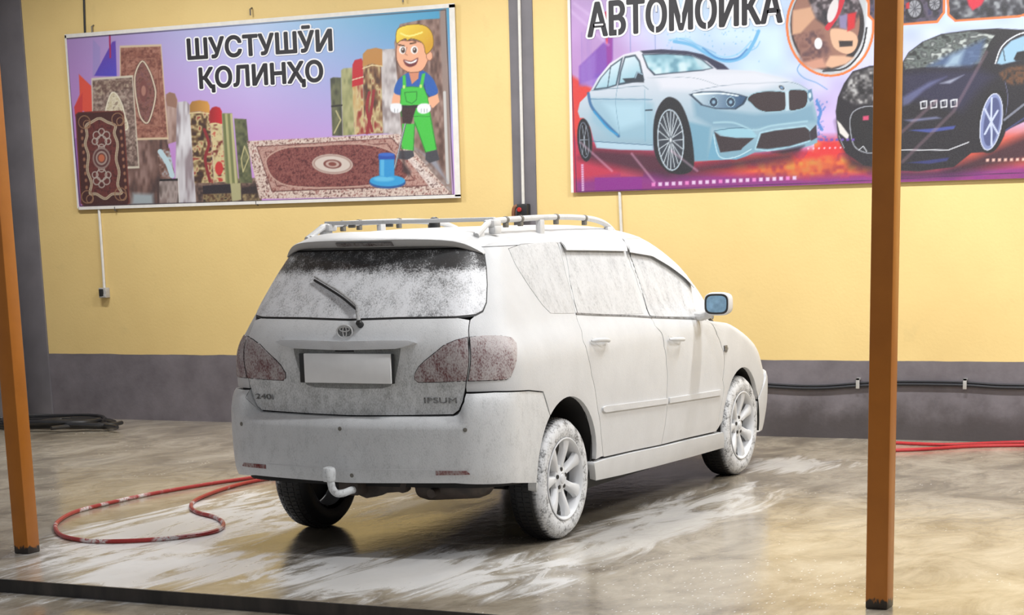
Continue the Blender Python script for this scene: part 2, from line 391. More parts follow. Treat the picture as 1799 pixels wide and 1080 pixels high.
# ------------------------------------------------------------------ posts
def post_mat():
    t = NT('orange_painted_steel'); c = t.coord(); p = t.sep(c); n = t.noise(c, 7, 4); f = t.noise(t.coord((1, 1, 0.4)), 40, 5)
    col = t.ramp(n, (0.3, (0.46, 0.150, 0.013)), (0.7, (0.53, 0.178, 0.017)))
    chip = t.sstep(t.math('ADD', p[2], t.math('MULTIPLY', t.math('SUBTRACT', f, 0.5), 0.10)), 0.045, 0.030)
    col = t.mix(chip, col, (0.03, 0.022, 0.018, 1))
    t.set(Base_Color=col, Roughness=0.38); t.bump(f, 0.05, 0.004); return t.m
M_post = post_mat()
for xc, lab in ((-1.833, 'square orange steel post at the left, lower end in view beside the red hose loop'),
                (3.013, 'square orange steel post at the right, in front of the car-wash banner')):
    r = empty('steel_post', (xc, -1.33, 0)); tag(r, lab, 'post', 'orange canopy posts')
    MB().box(-0.05, 0.05, -0.05, 0.05, 0.0, 4.3, 0.006).build('shaft', M_post, r)
    MB().box(-0.05, 0.05, -0.05, 0.05, 4.3, 4.312).build('cap_plate', M_post, r)
o = MB().box(-7.4, 10, -1.40, -1.26, 4.312, 4.47, 0.004).build('roof_beam', M_post); tag(o, kind='structure')

# ------------------------------------------------------------------ ceiling lamps (the light of the bay)
M_case = plain('white_lamp_case', (0.75, 0.75, 0.74), 0.4)
def emit(name, col, s):
    t = NT(name); t.set(Base_Color=(0.9, 0.9, 0.9, 1), Emission_Color=(*col, 1), Emission_Strength=s); return t.m
M_tube = emit('lit_diffuser', (1.0, 0.97, 0.90), 6)
LAMP_LABELS = ['white ceiling tube lamp nearest the left corner, above the carpet banner', 'white ceiling tube lamp above the grey wall column', 'white ceiling tube lamp above the car-wash banner',
               'white ceiling tube lamp farthest right along the wall', 'white ceiling tube lamp over the tail of the foamed car', 'white ceiling tube lamp farthest right beside the roof beam']
for i, (lx, ly, pw) in enumerate(LAMPS):
    r = empty('ceiling_lamp', (lx, ly, 4.36)); tag(r, LAMP_LABELS[i], 'lamp', 'tube lamps under the ceiling')
    MB().box(-0.65, 0.65, -0.09, 0.09, 0.0, 0.06, 0.01).build('housing', M_case, r)
    MB().box(-0.62, 0.62, -0.07, 0.07, -0.02, 0.0, 0.008).build('diffuser', M_tube, r)
    for sx in (-0.5, 0.5): MB().tube([(sx, 0, 0.06), (sx, 0, 0.14)], 0.006, 8).build('hanger', M_case, r)
    ld = bpy.data.lights.new('tube_light', 'AREA'); ld.shape = 'RECTANGLE'; ld.size = 1.2; ld.size_y = 0.14; ld.energy = pw; ld.color = (0.97, 0.985, 1.0)
    lo = bpy.data.objects.new('tube_light', ld); COL.objects.link(lo); lo.location = (0, 0, -0.03); lo.parent = r
# ================================================================== the car
ZS = np.linspace(.22, 1.60, 277); ZB = np.linspace(.24, .885, 130)
class Chart:
    """body surface over (s, z): s runs round the car from the middle of the tail (0) to the middle of the nose"""
    def __init__(c, zs, B, deform=None):
        c.zs = zs; c.P = table(zs, B)
        if deform: deform(c.P)
        d = np.gradient(c.P, axis=1); e = np.gradient(c.P, axis=0)
        n = np.cross(d, e); n /= np.linalg.norm(n, axis=2)[..., None] + 1e-12
        n[:, 0, 0] = 0
        c.N = n
        k = np.argmin(abs(zs - .8)); r = c.P[k]
        c.S = np.r_[0, np.cumsum(np.linalg.norm(np.diff(r, axis=0), axis=1))]
        c.pix = px(c.P); c.pixm = px(c.P * [-1, 1, 1]); c.lim = NA_R + NA_S + 12
    def _ip(c, T, s, z):
        s = np.asarray(s, float); z = np.asarray(z, float)
        a = np.interp(np.abs(s), c.S, np.arange(len(c.S))); b = np.interp(z, c.zs, np.arange(len(c.zs)))
        i = np.clip(a.astype(int), 0, len(c.S) - 2); j = np.clip(b.astype(int), 0, len(c.zs) - 2)
        u = (a - i)[..., None]; v = (b - j)[..., None]
        r = (T[j, i] * (1 - u) + T[j, i + 1] * u) * (1 - v) + (T[j + 1, i] * (1 - u) + T[j + 1, i + 1] * u) * v
        r = r.copy(); r[..., 0] = np.where(s < 0, -r[..., 0], r[..., 0]); return r
    def pt(c, s, z, off=0.0):
        n = c._ip(c.N, s, z); n /= np.linalg.norm(n, axis=-1)[..., None]
        return c._ip(c.P, s, z) + n * off
    def nrm(c, s, z):
        n = c._ip(c.N, s, z); return n / np.linalg.norm(n, axis=-1)[..., None]
    def inv(c, pts):
        out = []
        for q in pts:
            d = ((c.pix[:, :c.lim] - np.array(q)) ** 2).sum(2); j, i = np.unravel_index(np.argmin(d), d.shape)
            e = ((c.pixm[:, :NA_R] - np.array(q)) ** 2).sum(2); sg = 1
            if e.min() < d.min() - 1e-9: j, i = np.unravel_index(np.argmin(e), e.shape); sg = -1
            x = np.array([sg * c.S[i], c.zs[j]])
            for _ in range(6):
                f = px(c.pt(x[0], x[1])) - q; h = 1e-3
                J = np.stack([(px(c.pt(x[0] + h, x[1])) - q - f) / h, (px(c.pt(x[0], x[1] + h)) - q - f) / h], 1)
                try: dx = np.linalg.solve(J, -f)
                except Exception: break
                x = x + np.clip(dx, -.02, .02); x[1] = min(max(x[1], c.zs[0]), c.zs[-1]); x[0] = min(x[0], c.S[c.lim])
            out.append(tuple(x))
        return out
def bump_def(P):
    # the shoulder under the tailgate curls in to meet it
    X, Y, Z = P[..., 0], P[..., 1], P[..., 2]
    sm = lambda v: np.clip(v, 0, 1) ** 2 * (3 - 2 * np.clip(v, 0, 1))
    k = sm((Z - .708) / .058) * (1 - sm((X - .60) / .09)) * (Y < 0)
    P[..., 1] = Y + .085 * k
CH = Chart(ZS, BODY); CB = Chart(ZB, BUMP, bump_def)

def inside(poly, q):
    P = np.array(poly); x, y = q[:, 0], q[:, 1]; r = np.zeros(len(q), bool)
    for i in range(len(P)):
        (x1, y1), (x2, y2) = P[i - 1], P[i]
        if y1 == y2: continue
        r ^= ((y1 > y) != (y2 > y)) & (x < (x2 - x1) * (y - y1) / (y2 - y1) + x1)
    return r
def seg_dist(poly, q):
    P = np.array(poly); d = np.full(len(q), 1e9)
    for i in range(len(P)):
        a, b = P[i - 1], P[i]; ab = b - a; t = np.clip(((q - a) @ ab) / (ab @ ab + 1e-12), 0, 1)
        d = np.minimum(d, np.hypot(*(q - a - t[:, None] * ab).T))
    return d
def densify(poly, step):
    out = []
    for i in range(len(poly)):
        a, b = np.array(poly[i]), np.array(poly[(i + 1) % len(poly)]); n = max(1, int(math.ceil(np.hypot(*(b - a)) / step)))
        out += [tuple(a + (b - a) * k / n) for k in range(n)]
    return out
def shrink(poly, d):
    """move a closed outline inward by d (negative: outward)"""
    P = np.array(poly, float); n = len(P); A = 0.5 * sum(P[i - 1][0] * P[i][1] - P[i][0] * P[i - 1][1] for i in range(n)); sg = 1 if A > 0 else -1
    out = []
    for i in range(n):
        e1 = P[i] - P[i - 1]; e2 = P[(i + 1) % n] - P[i]
        n1 = np.array([-e1[1], e1[0]]) / (np.hypot(*e1) + 1e-9); n2 = np.array([-e2[1], e2[0]]) / (np.hypot(*e2) + 1e-9)
        m = n1 + n2; L = np.hypot(*m); m = m / (L + 1e-9); k = min(1 / max(0.35, (m @ n1)), 2.0)
        out.append(tuple(P[i] + sg * m * d * k))
    return out
def panel(name, ch, poly, mat, parent, off=0.0, flange=0.018, step=0.032, gap=0.0, mirror=False, rnd_edge=True):
    """a sheet lying on the body surface inside the outline poly (s, z), with turned-in edges"""
    if gap: poly = shrink(poly, gap)
    b = densify(poly, step); B = np.array(b)
    lo, hi = B.min(0), B.max(0)
    gx, gy = np.meshgrid(np.arange(lo[0] + step / 2, hi[0], step), np.arange(lo[1] + step / 2, hi[1], step))
    G = np.stack([gx.ravel(), gy.ravel()], 1)
    if len(G): G = G[inside(b, G)]
    if len(G): G = G[seg_dist(b, G) > 0.45 * step]
    n = len(b); allp = [Vector(p) for p in b] + [Vector(p) for p in G.tolist()]
    r = delaunay_2d_cdt(allp, [(i, (i + 1) % n) for i in range(n)], [], 1, 1e-6)
    V2 = np.array([v[:] for v in r[0]]); F = [tuple(f) for f in r[2]]
    # edge ring rounds over by a hair so seams catch light
    bo = seg_dist(b, V2) < 1e-5
    V = ch.pt(V2[:, 0], V2[:, 1], off); NN = ch.nrm(V2[:, 0], V2[:, 1])
    if rnd_edge: V[bo] -= NN[bo] * 0.0015
    P = ch.pt(B[:, 0], B[:, 1], off) - (ch.nrm(B[:, 0], B[:, 1]) * 0.0015 if rnd_edge else 0); Q = ch.pt(B[:, 0], B[:, 1], off - flange)
    k = len(V); verts = np.r_[V, P, Q]
    faces = F + [(k + i, k + n + i, k + n + (i + 1) % n, k + (i + 1) % n) for i in range(n)]
    A = 0.5 * sum(b[i - 1][0] * b[i][1] - b[i][0] * b[i - 1][1] for i in range(n))
    if A < 0: faces = F + [(k + i, k + (i + 1) % n, k + n + (i + 1) % n, k + n + i) for i in range(n)]
    def make(v, f): return obj(name, v, f, mat, parent)
    o = make(verts, faces)
    if mirror:
        v = verts.copy(); v[:, 0] *= -1; o2 = obj(name, v, [f[::-1] for f in faces], mat, mirror if not isinstance(mirror, bool) else parent)
        return o, o2
    return o
def both(poly):
    """right-half outline (starts and ends on s=0) -> whole outline across the tail"""
    return list(poly) + [(-s, z) for s, z in reversed(poly) if s > 1e-6]

car = empty('car', (0, 0, 0))
tag(car, 'silver people carrier covered in white washing foam, parked facing the wall', 'car')

# ---- wheel arches in (y, z)
ARCH = [(0.005, 0.405, 0.375), (2.79, 0.345, 0.375)]
def arc(k, a0, a1, n=18, grow=0.0):
    cy, cz, r = ARCH[k]; return [(cy + (r + grow) * math.cos(math.radians(a)), cz + (r + grow) * math.sin(math.radians(a))) for a in np.linspace(a0, a1, n)]
def yz2s(ch, pts):
    """points (y, z) on the flank -> chart"""
    out = []
    for y, z in pts:
        j = np.argmin(abs(ch.zs - z)); row = ch.P[j]; k0 = NA_R // 2; out.append((float(np.interp(y, row[k0:NA_R + NA_S + 60, 1], ch.S[k0:NA_R + NA_S + 60])), z))
    return out

# ---- dark shell behind every seam, with the wheel wells let into it
def shell():
    j = slice(0, None, 6); i = np.r_[np.arange(0, NA_R, 6), np.arange(NA_R, NA_R + NA_S, 5), np.arange(NA_R + NA_S, NA_R + NA_S + NA_F + 1, 6)]
    P = (CH.P - CH.N * 0.028)[j][:, i]; m, n = P.shape[:2]; mb = MB()
    keep = []
    for a in range(m - 1):
        for b in range(n - 1):
            c = (P[a, b] + P[a + 1, b + 1]) / 2
            if any((c[1] - cy) ** 2 + (c[2] - cz) ** 2 < (r + .012) ** 2 for cy, cz, r in ARCH) and c[0] > .55: continue
            if c[2] < .37 and c[1] < -.2: continue
            keep.append((a * n + b, a * n + b + 1, (a + 1) * n + b + 1, (a + 1) * n + b))
    V = P.reshape(-1, 3); mb.add(V, keep); W = V.copy(); W[:, 0] *= -1; mb.add(W, [f[::-1] for f in keep])
    # floor pan and wheel wells
    mb.box(-.62, .62, -.30, 3.5, .31, .37); mb.box(-.80, .80, .52, 2.30, .27, .33); mb.box(-.62, .62, -.80, -.25, .44, .50)
    for cy, cz, r in ARCH:
        for sx in (1, -1):
            pr = [(cy + (r + .004) * math.cos(t), cz + (r + .004) * math.sin(t)) for t in np.linspace(-.22, math.pi + .08, 26)]
            v = [(sx * .85, y, z) for y, z in pr] + [(sx * .55, y, z) for y, z in pr]; k = len(pr)
            mb.add(v, [(q, q + 1, k + q + 1, k + q) for q in range(k - 1)] + [tuple(range(k, 2 * k))])
    return mb.build('body_shell', M_shell, car)
shell()

K4 = crop(840, 360, 3.331); K6 = crop(860, 600, 3.0); KF = crop(1220, 620, 4.694)
inv, invb = CH.inv, CB.inv
ZG = 1.595
# ---- seam lines read from the photograph, as points on the body
glass_r = inv([(606, 561), (700, 558), (800, 556.5), (835, 553), (848, 546), (854, 531), (855.5, 500), (854, 470), (851, 448)])
gz0 = glass_r[0][1]
glass_poly = [(0, gz0)] + glass_r[1:] + [(glass_r[-1][0], 1.56), (glass_r[-1][0] - .05, 1.585), (0, 1.59)]
seam_h = inv([(826, 561), (824, 590), (822, 640), (818, 680), (813, 705), (806, 721), (796, 728.5), (700, 730), (612, 730)])
gate_poly = [(0, gz0)] + glass_r[1:3] + seam_h[:-1] + [(0, seam_h[-1][1])]
bump_top = invb([(612, 731.5), (700, 731.5), (796, 730.5), (808, 722), (815, 706), (819, 690.5), (870, 688.5), (930, 686.5), (955, 689)])
quarter_bot = inv([(819, 689), (870, 687.5), (930, 685.5), (955, 688)])
door_r = inv([(1012, 551), (1022, 580), (1032, 620), (1040, 660), (1050, 715), (1056, 760), (1060, 801)])
cpil = inv([(1010, 545), (1003, 515), (994, 480), (986, 446), (979, 418)])
drip = inv([(893, 435), (915, 427), (945, 420), (978, 416.5), (1020, 414), (1060, 414.5), (1091, 417.5), (1125, 423), (1155, 440), (1185, 461), (1210, 488), (1225, 512), (1238, 540)])
bpil = inv([(1143, 557), (1134, 535), (1122, 503), (1110, 469), (1101, 444), (1093, 418)])
door_m = inv([(1143, 557), (1158, 579), (1167, 609), (1171, 640), (1172.5, 680), (1172, 707), (1169, 745), (1162.5, 779)])
door_f = inv([(1238, 556), (1250, 568), (1260, 588), (1268, 609), (1270, 667), (1268, 710), (1259, 757)])
sill_t = inv([(1062, 803), (1110, 792), (1163, 781), (1210, 769), (1259, 758)])
def arcs(ch, k, a0, a1, n=20): return yz2s(ch, arc(k, a0, a1, n))

# tailgate and rear window
gate = panel('tailgate', CH, both(gate_poly), M_foam_thin, car, gap=.003)
panel('window_seal', CH, shrink(both(glass_poly), -.006), M_seam, gate, off=.001, flange=.012, step=.05)
rw = panel('rear_window', CH, both(glass_poly), M_rear_glass, gate, off=.004, flange=.008, gap=.003, step=.025); rw['label'] = 'rear window streaked with foam, darker towards the top'

# quarter panels, with the pillar behind the rear window
qp = [seam_h[0]] + seam_h[1:4] + [(quarter_bot[0][0], quarter_bot[0][1])] + quarter_bot[1:]
qp += [q for q in arcs(CH, 0, 128, -2)] + [(door_r[-1][0], door_r[-1][1])] + door_r[::-1][1:] + cpil[:-1] + [drip[3], (drip[3][0], ZG), (glass_r[-1][0] - .02, ZG)]
qp += [(glass_r[-1][0] + .004, 1.56)] + glass_r[:2:-1] + [glass_r[3]]
def clean(p):
    o = [p[0]]
    for q in p[1:]:
        if math.hypot(q[0] - o[-1][0], q[1] - o[-1][1]) > .004: o.append(q)
    if math.hypot(o[0][0] - o[-1][0], o[0][1] - o[-1][1]) < .004: o.pop()
    return o
panel('quarter_panel', CH, clean(qp), M_foam, car, gap=.0025, mirror=True, flange=.03)

# doors
rd = clean(door_r + [sill_t[0], sill_t[1], sill_t[2]] + door_m[::-1] + bpil + drip[6:2:-1] + cpil[::-1])
fd = clean(door_m + [sill_t[2], sill_t[3], sill_t[4]] + door_f[::-1] + drip[12:5:-1] + bpil[::-1])
rdo = panel('rear_door', CH, rd, M_foam, car, gap=.0025, mirror=True)
fdo = panel('front_door', CH, fd, M_foam, car, gap=.0025, mirror=True)
qg = inv([(893.5, 437), (915, 429.5), (945, 422), (976, 418.5), (984, 446), (992, 480), (1001, 515), (1009, 550), (988, 550.5), (967, 550), (954, 537), (930, 504), (904, 462)])
panel('window_seal', CH, shrink(qg, -.003), M_seam, car, off=.001, flange=.006, mirror=True, step=.05)
panel('quarter_window', CH, qg, M_side_glass, car, off=.0035, flange=.005, mirror=True)
rg = inv([(988, 432), (1040, 431), (1090, 432), (1097, 450), (1108, 480), (1118, 512), (1130, 551), (1090, 552.5), (1050, 552), (1015, 551), (1009, 530), (1000, 490)])
for doors, pg in ((rdo, rg), (fdo, inv([(1104, 432), (1125, 432), (1150, 443), (1180, 464), (1203, 490), (1213, 508), (1217, 525), (1224, 556), (1195, 556.5), (1165, 556), (1142, 554.5), (1130, 519), (1117, 478), (1108, 452)]))):
    panel('window_seal', CH, shrink(pg, -.004), M_seam, doors[0], off=.001, flange=.006, mirror=doors[1], step=.05)
    panel('side_window', CH, pg, M_side_glass, doors[0], off=.0035, flange=.005, mirror=doors[1])
# belt seal
bl = inv([(1012, 551), (1060, 553.5), (1110, 555), (1143, 557)]); bl2 = inv([(1143, 557), (1185, 558.5), (1228, 559.5)])
for doors, b in ((rdo, bl), (fdo, bl2)):
    up = [(s, z + .005) for s, z in reversed(b)]; dn = [(s, z - .005) for s, z in b]
    panel('belt_seal', CH, dn + up, M_badge, doors[0], off=.005, flange=.006, mirror=doors[1], step=.06)
# window visors: stand off the glass along their lower edge
def visor(doors, top, bot):
    T = np.array(inv(top)); B = np.array(inv(bot)); n = 24; u = np.linspace(0, 1, n)
    def rs(A):
        d = np.r_[0, np.cumsum(np.hypot(*np.diff(A, axis=0).T))]; return np.stack([np.interp(u * d[-1], d, A[:, k]) for k in (0, 1)], 1)
    T, B = rs(T), rs(B); rows = []
    for k, w in enumerate(np.linspace(0, 1, 6)):
        q = T * (1 - w) + B * w; rows.append(CH.pt(q[:, 0], q[:, 1], .005 + .021 * math.sin(w * math.pi / 2)))
    q = B; rows.append(CH.pt(q[:, 0], q[:, 1], .023)); 
    q = T * .15 + B * .85; rows.append(CH.pt(q[:, 0], q[:, 1], .019)); q = T * .9 + B * .1; rows.append(CH.pt(q[:, 0], q[:, 1], .003))
    V = np.concatenate(rows); m = len(rows)
    F = [(a * n + b, a * n + b + 1, (a + 1) * n + b + 1, (a + 1) * n + b) for a in range(m - 1) for b in range(n - 1)]
    for e in (0, n - 1): F.append(tuple(a * n + e for a in range(m)))
    for sx, d in ((1, doors[0]), (-1, doors[1])):
        W = V.copy(); W[:, 0] *= sx; mb = MB(); mb.add(W, F); mb.build('window_visor', M_foam, d, angle=.9)
visor(rdo, [(983, 419), (1035, 416), (1089, 418.5)], [(989, 442.5), (1040, 443), (1096, 444)])
visor(fdo, [(1093, 419), (1125, 424), (1155, 441), (1185, 462), (1209, 489), (1214, 501)], [(1101, 446), (1140, 452.5), (1170, 470), (1197, 490), (1208, 501), (1213, 508)])
# handles
for doors, (x0, x1, y) in ((rdo, (1036, 1065, 601)), (fdo, (1173, 1196, 597.5))):
    (sa, za), (sb, zb) = inv([(x0, y - 1), (x1, y - 1)]); mb = MB()
    u = np.linspace(0, 1, 9); off = .012 + .024 * np.sin(u * math.pi) ** .4
    path = [CH.pt(sa + (sb - sa) * k, za + (zb - za) * k, o_) for k, o_ in zip(u, off)]
    mb.tube(path, [.007] + [.0125] * 7 + [.007], 12)
    cup = [(sa * .5 + sb * .5 + .055 * math.cos(t), za * .5 + zb * .5 + .034 * math.sin(t)) for t in np.linspace(0, 2 * math.pi, 20, endpoint=False)]
    panel('handle_cup', CH, cup, M_rail, doors[0], off=.002, flange=.004, mirror=doors[1])
    for sx, d in ((1, doors[0]), (-1, doors[1])):
        m2 = MB(); m2.add([(v[0] * sx, v[1], v[2]) for v in mb.v], mb.f); m2.build('door_handle', M_foam, d)
# rubbing strips
for doors, pm in ((rdo, [(1057, 716), (1062, 713), (1171, 699.5), (1171, 708.5), (1062, 724), (1058, 722)]), (fdo, [(1174, 699), (1264, 684.5), (1266, 689), (1264, 694), (1174, 708)])):
    panel('rubbing_strip', CH, inv(pm), M_foam, doors[0], off=.013, flange=.014, mirror=doors[1])

# fender with its side lamp
fz = door_f[0]
fen = [(door_f[0][0], door_f[0][1])] + door_f[1:] + [(s, z) for s, z in arcs(CH, 1, 172, 20)]
sfr = CH.S[NA_R + NA_S + 40]
fen += [(CH.S[NA_R + NA_S + 10], .64), (CH.S[NA_R + NA_S + 45], .66), (CH.S[NA_R + NA_S + 50], .80), (CH.S[NA_R + NA_S + 45], .90), (CH.S[NA_R + NA_S + 30], .98), (CH.S[NA_R + NA_S + 12], 1.03), (CH.S[NA_R + NA_S - 8], 1.065), (door_f[0][0] + .05, 1.085)]
fen_o = panel('front_fender', CH, clean(fen), M_foam, car, gap=.0025, mirror=True, flange=.03)
sl = inv([(1271.5, 607), (1276, 606), (1278, 612), (1276, 618), (1272, 617)])
panel('side_lamp', CH, sl, M_badge, fen_o[0], off=.008, flange=.01, mirror=fen_o[1], step=.01)

# sill skirts
sk = inv([(1041, 813), (1062, 806), (1110, 794.5), (1163, 783.5), (1210, 772), (1268, 759), (1270, 772), (1269, 786), (1210, 802), (1150, 818), (1090, 833), (1044, 843)])
panel('sill_skirt', CH, sk, M_foam, car, off=.012, flange=.05, mirror=True, step=.025)

# rear bumper
bot = invb([(945, 848), (900, 848.5), (800, 849), (700, 849), (612, 848.5)])
bp = [(0, bump_top[0][1])] + bump_top[1:] + arcs(CB, 0, 128, 195, 14) + bot[:-1] + [(0, bot[-1][1])]
rb = panel('rear_bumper', CB, both(clean(bp)), M_foam_bumper, car, gap=.001, flange=.052, step=.028)
lq = [(612, 731.5), (700, 731.5), (796, 730.5), (808, 722), (815, 706), (819, 690.5)]           # ledge between bumper and tailgate
lu = inv(lq); mb = MB()
for sx in (1, -1):
    A_ = [CB.pt(*q, -.0015) * [sx, 1, 1] for q in bump_top[:6]]; B_ = [CH.pt(*q, -.014) * [sx, 1, 1] for q in lu]; k = len(A_)
    A_[0] = A_[0] * [0, 1, 1]; B_[0] = B_[0] * [0, 1, 1]; mb.add(A_ + B_, [(i, i + 1, k + i + 1, k + i) for i in range(k - 1)])
mb.build('bumper_ledge', M_foam_bumper, rb)
for sx in (1, -1):
    rr = [(s * sx, z) for s, z in invb([(765, 827), (820, 827), (826, 833), (812, 834), (766, 834.5)])]
    panel('reflector', CB, rr, M_reflector, rb, off=.004, flange=.006, step=.02)
for q in ((597, 753), (817, 755), (618, 835)):
    s0, z0 = invb([q])[0]
    for sx in ((1, -1) if q[0] > 700 else (1,)):
        ds = [(sx * s0 + .011 * math.cos(t), z0 + .011 * math.sin(t)) for t in np.linspace(0, 2 * math.pi, 14, endpoint=False)]
        panel('parking_sensor', CB, ds, M_clamp, rb, off=.003, flange=.004, step=.02)
ln = invb([(612, 823.5), (700, 825), (760, 825.5)]); 
panel('crease_line', CB, both([(0, ln[0][1] - .003), (ln[2][0], ln[2][1] - .003), (ln[2][0], ln[2][1] + .002), (0, ln[0][1] + .002)]), M_foam, rb, off=.003, flange=.005, step=.05)

# tail lamps: one half on the tailgate, one on the quarter panel
l1 = inv([(821, 593), (801, 598), (780, 607), (763, 621), (746, 634.5), (736, 644.5), (728.5, 658), (729, 666), (735, 671), (770, 670.5), (819, 668.5)])
l2 = inv([(825.5, 593), (850, 589.5), (880, 590), (899, 594), (906.5, 603), (907.5, 618), (903.5, 645), (896.5, 661), (889, 666), (823, 668.5)])
for nm, pl, par in (('tail_lamp', l1, gate), ('outer_tail_lamp', l2, car)):
    panel('lamp_seal', CH, shrink(pl, -.004), M_seam, par, off=.0015, flange=.004, mirror=True, step=.04)
    a, b = panel(nm, CH, pl, M_lamp, par, off=.006, flange=.006, mirror=True, step=.025)
    a['label'] = b['label'] = 'dark red lamp lens under thin foam'

# roof: cap, side rails of the roof shell
def roof():
    n = len(CH.S); ring = CH.P[np.argmin(abs(ZS - ZG))].copy(); cy = .60; rows = []
    sel = np.r_[np.arange(0, NA_R, 4), np.arange(NA_R, NA_R + NA_S, 5), np.arange(NA_R + NA_S, n, 4)]
    ring = ring[sel]; ring = np.r_[ring, (ring * [-1, 1, 1])[::-1][1:-1]]
    for k, rho in enumerate(np.r_[1.0, .985, .96, .93, .89, .84, .77, .68, .56, .42, .26, .1]):
        q = ring.copy(); q[:, 0] *= rho; q[:, 1] = cy + (q[:, 1] - cy) * rho; q[:, 2] = ZG + .098 * (1 - rho ** 4.2); rows.append(q)
    m = len(ring); V = np.concatenate(rows); F = [(a * m + b, a * m + (b + 1) % m, (a + 1) * m + (b + 1) % m, (a + 1) * m + b) for a in range(len(rows) - 1) for b in range(m)]
    F.append(tuple((len(rows) - 1) * m + b for b in range(m)))
    mb = MB(); mb.add(V, F); return mb.build('roof', M_foam, car)
rf_o = roof()
apx = drip[3:]
side = apx + [(s + .028, z + .03) for s, z in reversed(apx[4:])]
side = [p for p in apx] + [(CH.S[NA_R + NA_S + 18], 1.07)] + [(CH.S[NA_R + NA_S + 18], z) for z in np.linspace(1.15, 1.58, 7)] + [(CH.S[NA_R + NA_S + 8], ZG), (apx[0][0], ZG)]
panel('roof_side', CH, clean(side), M_foam, rf_o, mirror=rf_o, gap=.001)
# windscreen, bonnet, nose
s_a = CH.S[NA_R + NA_S + 20]; s_e = CH.S[-1] - .0005
def nose(poly): return list(poly)
for nm, z0, z1, sa, mt in (('windscreen', 1.075, 1.585, s_a, M_side_glass), ('bonnet', .80, 1.06, CH.S[NA_R + NA_S + 52], M_foam)):
    poly = [(sa, z0), (s_e, z0), (s_e, z1), (sa, z1)]
    panel(nm, CH, poly, mt, car, off=.002, mirror=True, flange=.01)
fb = [(s, z) for s, z in arcs(CB, 1, 18, -32, 8)][::-1]
CBs = CB.S
fbp = fb + [(CBs[NA_R + NA_S + 10], .64), (CBs[NA_R + NA_S + 45], .66), (CBs[-1] - .0005, .66), (CBs[-1] - .0005, .25), (CBs[NA_R + NA_S + 40], .25)]
fbo = panel('front_bumper', CB, clean(fbp), M_foam, car, off=.0, mirror=True, flange=.04)
panel('headlamp', CH, [(CH.S[NA_R + NA_S + 56], .68), (CH.S[NA_R + NA_S + 92], .67), (CH.S[NA_R + NA_S + 90], .77), (CH.S[NA_R + NA_S + 58], .79)], M_headlamp, car, off=.006, mirror=True)
panel('grille', CH, [(CH.S[NA_R + NA_S + 96], .68), (s_e, .68), (s_e, .77), (CH.S[NA_R + NA_S + 96], .77)], M_black, car, off=.006, mirror=True)

# ---- spoiler over the rear window
def lipY(x): return -.655 + .30 * (x / .68) ** 2 * (0.55 + 0.45 * (x / .68) ** 2)
def on_lip(q):
    Y = -.6
    for _ in range(30): P = at_y(q[0], q[1], Y); Y = lipY(P[0])
    return P
K8 = crop(480, 360, 4.734)
ut = [on_lip(q) for q in K8([(870, 283), (1000, 278.5), (1150, 277.5), (1300, 280), (1400, 285), (1500, 295), (1600, 320), (1680, 360), (1740, 398)])]
lt = [on_lip(q) for q in K8([(870, 353), (1000, 350), (1150, 347), (1300, 345), (1400, 346), (1500, 351), (1600, 371), (1680, 392), (1745, 410)])]
def spoiler():
    n = 25; xs = np.linspace(0, min(ut[-1][0], lt[-1][0]), n)
    uz = np.interp(xs, [p[0] for p in ut], [p[2] for p in ut]); lz = np.interp(xs, [p[0] for p in lt], [p[2] for p in lt]); lz = np.minimum(lz, uz - .004)
    rows = []
    for x, a, b in zip(xs, uz, lz):
        y = lipY(x); k = x / xs[-1]; d = (1 - k ** 3)
        rows.append([(x, -.30 + .12 * k, 1.600 + .085 * (1 - (x / .66) ** 4)), (x, (y - .33) / 2 + .03, a + .016 + .022 * d), (x, y + .045, a + .008 * d + .002), (x, y + .012, a), (x, y + .004, a - .12 * (a - b)), (x, y + .030 * d + .006, b + .2 * (a - b)),
                     (x, y + .045 * d + .010, b), (x, y + .07 + .02 * d, b + .004), (x, y + .15, b + .010), (x, y + .22, b + .012)])
    R = np.array(rows); L = R[:0:-1] * [-1, 1, 1]; A = np.r_[L, R]; m = A.shape[1]
    F = [(i * m + j, i * m + j + 1, (i + 1) * m + j + 1, (i + 1) * m + j) for i in range(len(A) - 1) for j in range(m - 1)]
    F += [tuple(range(m)), tuple((len(A) - 1) * m + j for j in range(m))]
    mb = MB(); mb.add(A.reshape(-1, 3), F); return mb.build('roof_spoiler', M_foam, car, angle=1.0)
sp = spoiler()
mb = MB(); xs = np.linspace(-.17, .17, 9); zt = ut[0][2] - .018; zb_ = lt[0][2] + .006
mb.add([(x, lipY(x) + (.028 if z == zb_ else .006), z) for z in (zb_, zt) for x in xs] + [(x, lipY(x) + .05, z) for z in (zb_, zt) for x in xs],
       [(i, i + 1, 9 + i + 1, 9 + i) for i in range(8)] + [(18 + i, 9 + 18 + i, 9 + 18 + i + 1, 18 + i + 1) for i in range(8)] + [(i, 18 + i, 18 + i + 1, i + 1) for i in range(8)] + [(9 + i, 10 + i, 28 + i, 27 + i) for i in range(8)] + [(0, 9, 27, 18), (8, 26, 35, 17)])
mb.build('brake_lamp', foam_mat('foam_on_brake_lamp', (0.05, 0.02, 0.02, 1), 0.55, foam=(0.30, 0.29, 0.29), fine=80), sp)

